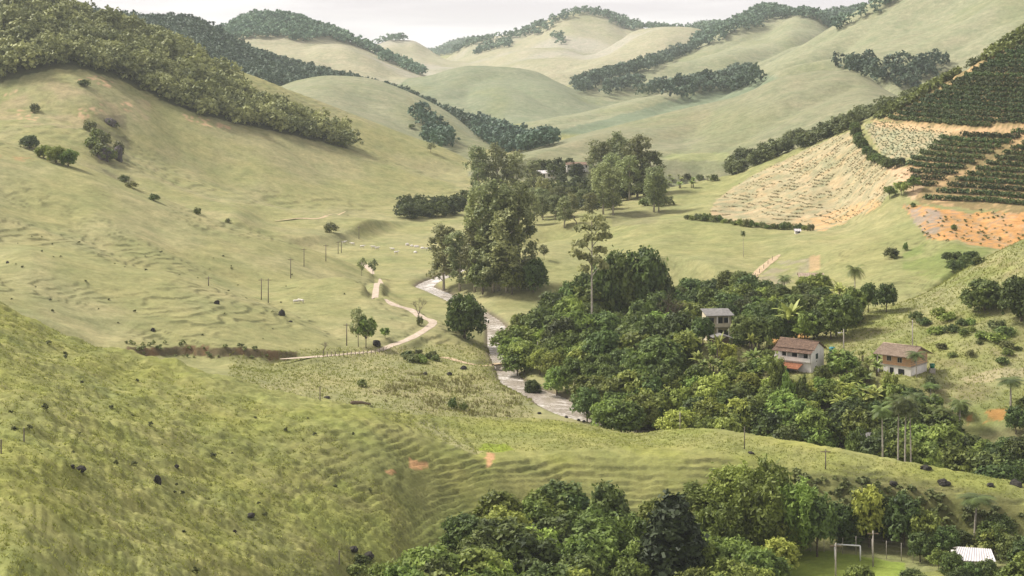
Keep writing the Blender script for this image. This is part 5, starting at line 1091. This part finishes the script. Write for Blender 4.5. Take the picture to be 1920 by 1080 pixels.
# ------------------------------------------------------------------ poles, fences, football ground
def pole(u, vt, vb, r0, label, mat='post_wood', cross=True, dmin=100.0, d=None, lamp=False):
    b = hit(u, vb, dmin) if d is None else Vector(((u-960)/F*d, d, ground(u, d))); h = zof(vt, b.y)-b.z; e = empty('utility_pole', b); MB().tube([(0,0,-.5),(0,0,h*.5),(0,0,h)], [r0*1.2,r0,r0*.8], 7).build('shaft', mat, e, True)
    if cross: MB().box(-.9,-.06,h-.55,.9,.06,h-.41).build('crossarm', 'timber', e)
    if lamp: MB().tube([(0,0,h-.9),(-.5,-.1,h-.75),(-.9,-.1,h-.8)], [.05,.05,.04], 5).build('lamp_arm', 'metal_white', e, True); MB().box(-1.3,-.28,h-.95,-.75,.1,h-.72).build('lamp_head', 'metal_white', e)
    return tag(e, label, 'pole')
for u, vt, vb, l in ((490,522,562,'left-hand one of the paired poles on the left pasture'),(503,522,568,'right-hand one of the paired poles on the left pasture'),(545,484,522,'pole on the hump above the paired poles'),(570,465,500,'third pole up the line from the pair'),(611,458,490,'pole by the upper valley floor, left of two close ones'),(634,452,476,'left one of two close far poles'),(640,450,474,'right one of two close far poles'),(673,424,448,'farthest pole of the line in the valley'),(650,606,648,'short pole beside the lower road'),(391,518,536,'isolated stub pole on the open left pasture')): pole(u, vt, vb, .13, l)
pole(1582, 617, 672, .13, 'pale lamp post right of the white house', 'concrete', False, 330, None, True); pole(1711, 600, 668, .13, 'tall pole rising behind the brick house', 'concrete', True, 372)
pole(1548, 842, 880, .10, 'dark post with a short arm on the foreground spur', 'post_wood', True); pole(1396, 800, 842, .09, 'thin post on the crest of the spur, left part', 'post_wood', False); pole(1275, 772, 805, .09, 'thin grey post where the spur meets the river thicket', 'concrete', False, 300)
pole(1637, 995, 1062, .13, 'light pole beside the football goal', 'concrete', True, 240); pole(1567, 1018, 1090, .13, 'concrete pole in front of the football pitch', 'concrete', True, 220)
pole(1008, 640, 672, .10, 'slender grey pole among the riverside trees', 'concrete', False, 380)
def post(u, v, hpx, label, group, d=None):
    b = hit(u, v); o = MB().tube([(0,0,-.3),(0,0,hpx*b.y/F)], [.10,.09], 6).build('fence_post', 'post_wood'); o.location = b; return tag(o, label, 'fence post', group)
for k in range(16): u = 606 + 7.5*k; post(u, float(np.interp(u, [606,660,705,735], [669,667,664,655])), 9, ORD[k] + ' weathered fence post from the left along the dirt road', 'fence posts along the road')
for k in range(7): u = 1400 + 8*k; post(u, 536-8*k, 8, ORD[k] + ' fence post from the bottom beside the straight dirt track', 'fence posts along the track')
for u, v, l in ((45,828,'lone thin stake on the upper foreground slope'),(600,750,'stake on the foreground crest'),(636,1058,'stake in the gully by the foreground wood'),(2,850,'stake at the picture edge on the foreground slope')): post(u, v, 26, l, None)
# pitch
def dz(v, z): return (H - z) * F / (v - VH)
PZ = -2.55
def pit(u, v): d = dz(v, PZ); return Vector(((u-960)/F*d, d, PZ))
goal = empty('football_goal', pit(1589, 1049)); gw, gh = 2.05, 2.35
goal.rotation_euler = (0, 0, -.22)
for s in (-1, 1): MB().tube([(s*gw,0,-.2),(s*gw,0,gh)], .12, 8).build('post', 'paint_white', goal, True)
MB().tube([(-gw,0,gh),(gw,0,gh)], .12, 8).build('crossbar', 'paint_white', goal, True)
tag(goal, 'white football goal frame on the pitch', 'goal')
fen = empty('pitch_fence', pit(1480, 1034)); prev = None
for k, (u, v, vt) in enumerate(((1455,1042,1012),(1475,1038,1000),(1500,1033,1003),(1520,1033,1008),(1545,1034,998),(1580,1038,1008),(1605,1040,1005),(1635,1044,1010),(1662,1047,1014),(1690,1052,1018),(1712,1055,1022))):
    p = pit(u, v) - fen.location; top = Vector((p.x, p.y, (v-vt)*(p.y+fen.location.y)/F)); MB().tube([p-Vector((0,0,.3)), top], [.06,.05], 6).build('post', 'concrete', fen, True)
    if prev:
        for t in (.25,.5,.75,.97): MB().tube([prev[0].lerp(prev[1], t), p.lerp(top, t)], .012, 4).build('wire', 'post_wood', fen)
    prev = (p, top)
tag(fen, 'wire fence on concrete posts behind the football pitch', 'fence')

# ------------------------------------------------------------------ buildings
def corr(mb, a, b, c, d, waves, amp, mi=0, thick=.12, rows=1, sub=6):
    """corrugated roof sheet over the quad a-b (eave) d-c (ridge); waves run along a->b"""
    a, b, c, d = map(Vector, (a, b, c, d)); n = waves*sub; nrm = (b-a).cross(d-a).normalized()
    for lay in (0, 1):
        vs = []
        for j in range(rows+1):
            for i in range(n+1):
                s = i/n; t = j/rows; p = a.lerp(b, s).lerp(d.lerp(c, s), t); vs.append(p + nrm*(amp*math.cos(6.2832*i/sub) + .02*(j % 2) - lay*thick))
        fs = [(j*(n+1)+i, j*(n+1)+i+1, (j+1)*(n+1)+i+1, (j+1)*(n+1)+i) for j in range(rows) for i in range(n)]
        mb.add(vs, fs if lay == 0 else [f[::-1] for f in fs], mi)
    return mb
def window(par, x, y, z, w_, h, axis, frame='green_frame'):
    """window on a wall facing -y (axis 'y') or +x (axis 'x'), centre (x, y, z)"""
    f = MB(); p = MB(); t = .07
    if axis == 'y':
        for (a, b, c, d) in ((-w_/2-t,-h/2-t,-w_/2,h/2+t),(w_/2,-h/2-t,w_/2+t,h/2+t),(-w_/2,h/2,w_/2,h/2+t),(-w_/2,-h/2-t,w_/2,-h/2)): f.box(x+a, y-.06, z+b, x+c, y+.02, z+d)
        f.box(x-.025, y-.05, z-h/2, x+.025, y-.01, z+h/2); p.box(x-w_/2, y-.02, z-h/2, x+w_/2, y+.01, z+h/2)
    else:
        for (a, b, c, d) in ((-w_/2-t,-h/2-t,-w_/2,h/2+t),(w_/2,-h/2-t,w_/2+t,h/2+t),(-w_/2,h/2,w_/2,h/2+t),(-w_/2,-h/2-t,w_/2,-h/2)): f.box(x-.02, y+a, z+b, x+.06, y+c, z+d)
        f.box(x+.01, y-.025, z-h/2, x+.05, y+.025, z+h/2); p.box(x-.01, y-w_/2, z-h/2, x+.02, y+w_/2, z+h/2)
    o = p.build('window', 'dark_opening', par); f.build('frame', frame, o); return o
# white house: verandah with four pillars under the brown roof, red lean-to below, plain gable
hw = Vector(((1520-960)/F*372, 372, 0)); hw.z = zof(702, 372)
W1 = empty('white_house', hw, -math.radians(36))
Lx, Wy = 8.6, 6.6
MB().prism([(0,1.5,2.5),(0,Wy,2.5),(0,Wy,4.9),(0,3.4,6.5),(0,1.5,5.35)], (-Lx,0,0)).build('upper_wall', 'wall_white', W1)
MB().box(-Lx,.3,-2,0,Wy,2.5).build('lower_wall', 'wall_white', W1)
MB().prism([(.16,0,2.5),(.16,1.9,2.5),(.16,1.9,5.3),(.16,0,4.55)], (-.16,0,0)).build('end_wall', 'wall_white', W1)
MB().box(-Lx-.2,-.05,2.35,-.02,1.5,2.52).build('verandah_floor', 'concrete', W1); MB().box(-Lx-.2,-.05,2.52,-.1,.1,3.35).build('parapet', 'wall_white', W1)
MB().box(-Lx-.2,.1,2.52,-Lx-.05,1.5,3.35).build('parapet', 'wall_white', W1)
for x in (-8.6,-5.9,-3.2,-.55): MB().box(x,-.04,3.35,x+.2,.14,4.62).build('pillar', 'wall_white', W1)
rf = corr(MB(), (-Lx-.7,-.45,4.48), (.25,-.45,4.48), (.25,1.35,5.08), (-Lx-.7,1.35,5.08), 34, .05, 0, .1, 5).build('verandah_roof', 'roof_brown', W1)
rf = corr(MB(), (-Lx-.5,.85,5.12), (.45,.85,5.12), (.45,3.4,6.72), (-Lx-.5,3.4,6.72), 34, .05, 0, .1, 7); corr(rf, (.45,Wy+.6,4.75), (-Lx-.5,Wy+.6,4.75), (-Lx-.5,3.4,6.72), (.45,3.4,6.72), 34, .05, 0, .1, 7)
rf = rf.build('roof', 'roof_brown', W1); MB().tube([(-Lx-.5,3.4,6.74),(.45,3.4,6.74)], .12, 8).build('ridge_cap', 'roof_brown', rf, True)
corr(MB(), (-Lx+.4,-2.4,1.25), (-1.9,-2.4,1.25), (-1.9,.25,2.05), (-Lx+.4,.25,2.05), 24, .05, 0, .1, 5).build('lean_to_roof', 'roof_red', W1)
for x in (-Lx+.6,-5.2,-2.1): MB().box(x,-2.25,-1.5,x+.14,-2.1,1.25).build('lean_to_post', 'timber', W1)
MB().box(-6.6,.2,.0,-5.6,.32,2.0).build('door', 'dark_opening', W1); MB().box(-4.6,.2,.6,-3.2,.32,1.7).build('window', 'dark_opening', W1)
for x, w_ in ((-7.6,1.0),(-5.2,1.2),(-2.4,.9)): MB().box(x,1.42,2.55 if w_ == .9 else 3.2,x+w_,1.52,4.5).build('door' if w_ == .9 else 'window', 'dark_opening', W1)
window(W1, .0, 3.0, 3.55, .9, 1.0, 'x'); window(W1, .0, 2.6, 1.1, .6, .5, 'x'); MB().box(-.01,2.7,2.35,.03,3.0,2.6).build('vent', 'dark_opening', W1)
tag(W1, 'white two-storey house with brown tiled roof, pillared verandah and red lean-to', 'house')
for x, c, l in ((-6.9,'paint_white','white cloth hanging under the red lean-to roof'),(-5.3,'plastic_green','green cloth hanging under the red lean-to roof')):
    cl = MB(); 
    for i in range(6): cl.box(x+i*.16, -1.9+.05*(i % 2), -.1, x+i*.16+.16, -1.88+.05*(i % 2), 1.0)
    o = cl.build('hanging_cloth', c); o.location = hw; o.rotation_euler = W1.rotation_euler; tag(o, l, 'laundry')
def tank(u, v, wpx, mat, label, d):
    b = Vector(((u-960)/F*d, d, zof(v, d))); r = wpx*d/F/2; e = empty('water_tank', b); MB().tube([(0,0,0),(0,0,r*1.5)], [r*.85,r], 14).build('barrel', mat, e, True); MB().tube([(0,0,r*1.5),(0,0,r*1.62),(0,0,r*1.75)], [r*1.05,r*1.05,r*.2], 14).build('lid', mat, e, True)
    MB().box(-r,-r,-2.5,r,r,-.01).build('plinth', 'concrete', e); tag(e, label, 'water tank')
tank(1560, 660, 11, 'plastic_teal', 'teal water tank at the back of the white house', 380); tank(1748, 690, 10, 'plastic_green', 'green water tank at the corner of the brick house', 366)
# brick house over a white lower storey
hb = Vector(((1708-960)/F*362, 362, 0)); hb.z = zof(708, 362)
B1 = empty('brick_house', hb, -math.radians(40)); Lx, Wy = 6.6, 7.6
MB().prism([(0,0,2.2),(0,Wy,2.2),(0,Wy,4.3),(0,Wy/2,5.75),(0,0,4.35)], (-Lx,0,0)).build('brick_wall', 'wall_brick', B1)
MB().box(-Lx+.1,.1,-2.2,-.08,Wy-.1,2.05).build('lower_wall', 'wall_white', B1); MB().box(-Lx-1.5,-.08,2.03,.08,Wy,2.22).build('floor_slab', 'concrete', B1)
for x in (-Lx-1.35,): MB().box(x,.0,2.22,x+.16,.16,4.4).build('pillar', 'concrete', B1); MB().box(x,3,2.22,x+.16,3.16,4.6).build('pillar', 'concrete', B1)
for x in (-Lx-1.2,-Lx+.9): MB().box(x,.02,-2.0,x+.3,.32,2.03).build('pillar', 'wall_white', B1)
rf = corr(MB(), (-Lx-1.9,-.75,4.28), (.55,-.75,4.28), (.55,Wy/2,6.0), (-Lx-1.9,Wy/2,6.0), 34, .05, 0, .1, 7); corr(rf, (.55,Wy+1.6,3.95), (-Lx-1.9,Wy+1.6,3.95), (-Lx-1.9,Wy/2,6.0), (.55,Wy/2,6.0), 34, .05, 0, .1, 7)
rf = rf.build('roof', 'roof_tan', B1); MB().tube([(-Lx-1.9,Wy/2,6.03),(.55,Wy/2,6.03)], .14, 8).build('ridge_cap', 'roof_tan', rf, True)
window(B1, -5.1, .0, 3.5, .95, .95, 'y', 'wall_beige'); window(B1, -2.6, .0, 3.4, 1.0, 1.0, 'y', 'wall_beige'); window(B1, .0, 2.0, 3.4, .9, .9, 'x', 'wall_beige')
MB().box(-3.0,.06,.4,-1.6,.14,1.5).build('window', 'dark_opening', B1); MB().box(-5.0,.06,-.6,-4.1,.14,1.6).build('door', 'dark_opening', B1)
for x in (-.9, -2.2): MB().tube([(x,Wy/2+.6,5.8),(x,Wy/2+.6,7.2)], .03, 5).build('roof_rod', 'post_wood', B1)
tag(B1, 'two-storey house with bare orange brick upper floor, white base and tan tiled roof', 'house')
# beige two-storey house with balconies, half hidden by trees
dh = 405; hc = Vector(((1350-960)/F*dh, dh, zof(642, dh))); G1 = empty('beige_house', hc, math.radians(6))
MB().box(-3.0,1.3,-1.5,3.0,6,6.3).build('wall', 'wall_beige', G1)
for z, nm in ((3.55,'upper'),(.55,'lower')):
    MB().box(-3.1,-.1,z,3.1,1.3,z+.16).build('balcony_floor', 'concrete', G1); MB().box(-3.1,-.1,z+.16,3.1,.04,z+.95).build('balcony_wall', 'wall_beige', G1)
    for x in (-3.05,-.75,2.0): MB().box(x,-.08,z+.95,x+.2,.1,z+2.75).build('pillar', 'wall_white', G1)
    MB().box(-.1,1.2,z+.2,.9,1.31,z+2.2).build('door', 'dark_opening', G1); MB().box(1.3,1.2,z+.9,2.4,1.31,z+2.1).build('window', 'dark_opening', G1); MB().box(-2.5,1.2,z+.9,-1.2,1.31,z+2.1).build('window', 'dark_opening', G1)
MB().prism([(-3.4,-.5,6.3),(-3.4,6.3,7.0),(-3.4,6.3,7.15),(-3.4,-.5,6.45)], (6.8,0,0)).build('roof', 'asbestos', G1)
tag(G1, 'beige two-storey house with balconies and flat grey roof among the trees', 'house')
sh = empty('open_shed', Vector(((1352-960)/F*396, 396, zof(646, 396))), .15)
MB().prism([(-2.4,-1.6,1.9),(0,-1.6,2.5),(2.4,-1.6,1.7),(2.4,-1.6,1.6),(0,-1.6,2.4),(-2.4,-1.6,1.8)], (0,3.4,0)).build('roof', 'asbestos', sh)
for x, z in ((-2.2,1.8),(0,2.3),(2.2,1.6)):
    for y in (-1.4,1.6): MB().box(x-.07,y-.07,-.6,x+.07,y+.07,z).build('post', 'timber', sh)
MB().box(-2.1,1.5,-.6,2.1,1.56,1.5).build('back_wall', 'timber', sh)
tag(sh, 'dark open shed with grey roof below the beige house', 'shed')
# white corrugated roof at the lower right
hm = Vector(((1822-960)/F*272, 272, zof(1040, 272)-2.4)); S1 = empty('white_roofed_building', hm, -.12)
MB().box(-2.9,-2.2,-1,3.0,2.6,2.35).build('wall', 'wall_white', S1)
rf = corr(MB(), (-3.7,-3.0,2.25), (3.3,-3.0,2.25), (3.0,.2,3.35), (-2.2,.2,3.55), 16, .035, 0, .06, 1); corr(rf, (3.4,3.2,2.5), (-2.6,3.2,2.5), (-2.2,.2,3.55), (3.0,.2,3.35), 16, .035, 0, .06, 1)
rf.build('roof', 'metal_white', S1); MB().box(-1.4,-2.26,-.2,-.5,-2.19,1.8).build('door', 'plastic_teal', S1); MB().box(.6,-2.26,.6,1.8,-2.19,1.6).build('window', 'dark_opening', S1)
tag(S1, 'building with a white corrugated metal roof among dark trees', 'building')
def hut(u, vb, d, L_, W_, h, wall, roof, rz, name, label, pitch=.9):
    e = empty(name, Vector(((u-960)/F*d, d, zof(vb, d))), rz)
    MB().prism([(-L_/2,-W_/2,-1.5),(-L_/2,W_/2,-1.5),(-L_/2,W_/2,h),(-L_/2,0,h+pitch),(-L_/2,-W_/2,h)], (L_,0,0)).build('wall', wall, e)
    q = corr(MB(), (-L_/2-.4,-W_/2-.5,h-.12), (L_/2+.4,-W_/2-.5,h-.12), (L_/2+.4,0,h+pitch+.14), (-L_/2-.4,0,h+pitch+.14), int(L_*2), .04, 0, .1, 2); corr(q, (L_/2+.4,W_/2+.5,h-.12), (-L_/2-.4,W_/2+.5,h-.12), (-L_/2-.4,0,h+pitch+.14), (L_/2+.4,0,h+pitch+.14), int(L_*2), .04, 0, .1, 2); q.build('roof', roof, e)
    n_ = max(2, int(L_/2.4))
    for k in range(n_): x = -L_/2 + L_*(k+.5)/n_; MB().box(x-.45,-W_/2-.05,h*.0+.1 if k == 1 else h*.35,x+.45,-W_/2+.02,h*.82).build('door' if k == 1 else 'window', 'dark_opening', e)
    return tag(e, label, 'house')
def onground(u, v, dmin): b = hit(u, v, dmin); return b.y
hut(1028, 334, onground(1028,336,700), 13, 6, 3.0, 'wall_white', 'metal_white', .1, 'village_house', 'long white village building among the valley trees', 1.2); hut(1008, 338, onground(1008,340,700), 6, 5, 2.8, 'wall_white', 'roof_brown', -.3, 'village_house', 'small white house left of the long village building')
hut(1082, 317, onground(1082,319,700), 12, 6, 2.8, 'wall_white', 'roof_brown', .05, 'village_house', 'low farmhouse with brown roof behind the village grove'); hut(1628, 840, 334, 4.0, 4, 2.0, 'wall_mint', 'asbestos', .3, 'mint_hut', 'mint-green hut half hidden behind the dark wood')
hut(1150, 776, 370, 2.8, 2.4, 1.5, 'timber', 'roof_red', .2, 'river_hut', 'little red-roofed hut on the river bank'); hut(1520, 524, onground(1520,526,440), 7, 4, 1.2, 'timber', 'roof_tan', -.1, 'plank_shed', 'low plank shed on the levelled ground above the belt', .7)
hut(1495, 437, onground(1495,438,560), 1.7, 1.4, .9, 'wall_white', 'metal_white', 0, 'field_shelter', 'tiny white shelter under the field hedge', .5)
for u_, l_ in ((1606,'leafy tree hiding the left side of the mint hut'),(1648,'leafy tree hiding the right side of the mint hut')): tree('broad0' if u_ < 1620 else 'broad1', u_, 800, 0, 48, l_, 'tree', None, d=328)
# footbridge on two abutments
ba, bb = hit(926, 688), Vector(((966-960)/F*on_river(966, 690).y, on_river(966, 690).y, 0)); zb = max(ba.z, riv_z(ba.y)+1.5); bb.z = zb; BR_ = empty('footbridge', (ba.x, ba.y, zb)); dv = Vector((bb.x-ba.x, bb.y-ba.y, 0)); ln = dv.length; BR_.rotation_euler = (0,0,math.atan2(dv.y, dv.x))
for k in range(14): MB().box(ln*k/14+.02, -.75, .0, ln*(k+1)/14-.02, .75, .1+.01*(k % 2)).build('plank', 'path_dirt', BR_)
for y in (-.6,.6): MB().box(-.3,y-.12,-.3,ln+.3,y+.12,-.02).build('beam', 'timber', BR_)
for x in (.7, ln-.7): MB().box(x-.5,-.8,-2.6,x+.5,.8,-.31).build('abutment', 'concrete', BR_)
tag(BR_, 'small plank footbridge on concrete abutments across the river', 'bridge')

# ------------------------------------------------------------------ labels that single trees out: tone, then what they stand next to
TONE = {'broad0': 'mid-green', 'broad1': 'dark green', 'broad2': 'olive green', 'broad3': 'bright yellow-green', 'broad4': 'blackish green', 'broad5': 'rounded green'}
for e, u, v, key, wp in TREES:
    if key in TONE and e.get('group') and e['label'].startswith('leafy tree'): e['label'] = e['label'].replace('leafy tree', TONE[key] + ' tree')
TREES0 = [(e, e['label'], u) for e, u, v, key, wp in TREES if e.get('group')]
MARKS = [('the pale tall trunk',1110,600),('the leafless brown tree',1258,600),('the white house',1505,665),('the brick house',1705,675),('the beige house',1350,605),('the footbridge',948,690),('the rapids',1060,760),('the round bush at the rapids',998,725),('the football goal',1589,1030),('the white metal roof',1822,1030),('the dark conifer',1262,1010),('the coconut palm',1828,960),('the orange bank',1850,785),('the river hut',1144,770),('the teal tank',1560,655),('the foreground bamboo',1400,920),('the mint hut',1628,825),('the lamp post',1582,645),('the pale thicket palm',1388,740),('the post on the spur',1548,860),('the yellowish palm',1800,775),('the left mango tree',1846,550),('the riverbank pole',1008,655)]
done = set()
for nm, mu, mv in MARKS:
    for dn, du_, dv_ in (('left of',-1,0),('right of',1,0),('above',0,-1),('below',0,1)):
        best = None
        for e, u, v, key, wp in TREES:
            if e.name in done or not e.get('group'): continue
            a, b = u-mu, v-mv; al = a*du_ + b*dv_; ac = abs(a*dv_) + abs(b*du_)
            if al > 8 and ac < al*.8 and al < 75 and (best is None or al+ac < best[0]): best = (al+ac, e)
        if best:
            e = best[1]; done.add(e.name); w0 = e['label'].split(' in ')[0]; e['label'] = '%s closest to %s, just %s it' % (w0, nm, {'left of':'left of','right of':'right of','above':'above','below':'below'}[dn])
base_lab = {}
for rec in TREES0: base_lab.setdefault(rec[1], []).append(rec)
bygrp = {}
for rec in TREES:
    if rec[0].get('group') and rec[0].name not in done: bygrp.setdefault(rec[0]['label'], []).append(rec)
for lab, L in bygrp.items():
    if len(L) < 2: continue
    for fn, word in ((lambda q: q[1], 'leftmost'), (lambda q: -q[1], 'rightmost'), (lambda q: q[2], 'highest'), (lambda q: -q[2], 'lowest'), (lambda q: -q[4], 'broadest')):
        L2 = [q for q in L if q[0].name not in done]
        if not L2: break
        q = min(L2, key=fn); done.add(q[0].name); q[0]['label'] = word + ' ' + lab

for lab, L in base_lab.items():
    L = sorted(L, key=lambda q: q[2])
    for k, (e, l0, u) in enumerate(L):
        if e['label'] == lab and len(L) > 1:
            a, sep, b = lab.partition(' in '); e['label'] = ('%s from the left, %s in %s' % (ORD[k], a, b) if sep else '%s from the left, %s' % (ORD[k], lab)) if k < 40 else lab
            if len(e['label'].split()) > 16: e['label'] = '%s from left, %s' % (ORD[k], ' '.join(lab.split()[:13]))
# ------------------------------------------------------------------ haze
hz = MB().box(-2600, -20, -40, 2600, 6350, 205).build('haze', ())
tag(hz, 'thin pale haze lying over the valley', None, None, 'stuff')
hm_ = bpy.data.materials.new('haze_air'); hm_.use_nodes = True; t = hm_.node_tree; t.nodes.clear()
pv = t.nodes.new("ShaderNodeVolumePrincipled"); mo = t.nodes.new("ShaderNodeOutputMaterial")
pv.inputs['Color'].default_value = (0.88, 0.95, 1.0, 1); pv.inputs['Density'].default_value = 0.00006; pv.inputs['Anisotropy'].default_value = 0.2
t.links.new(pv.outputs[0], mo.inputs['Volume']); hz.data.materials.append(hm_)
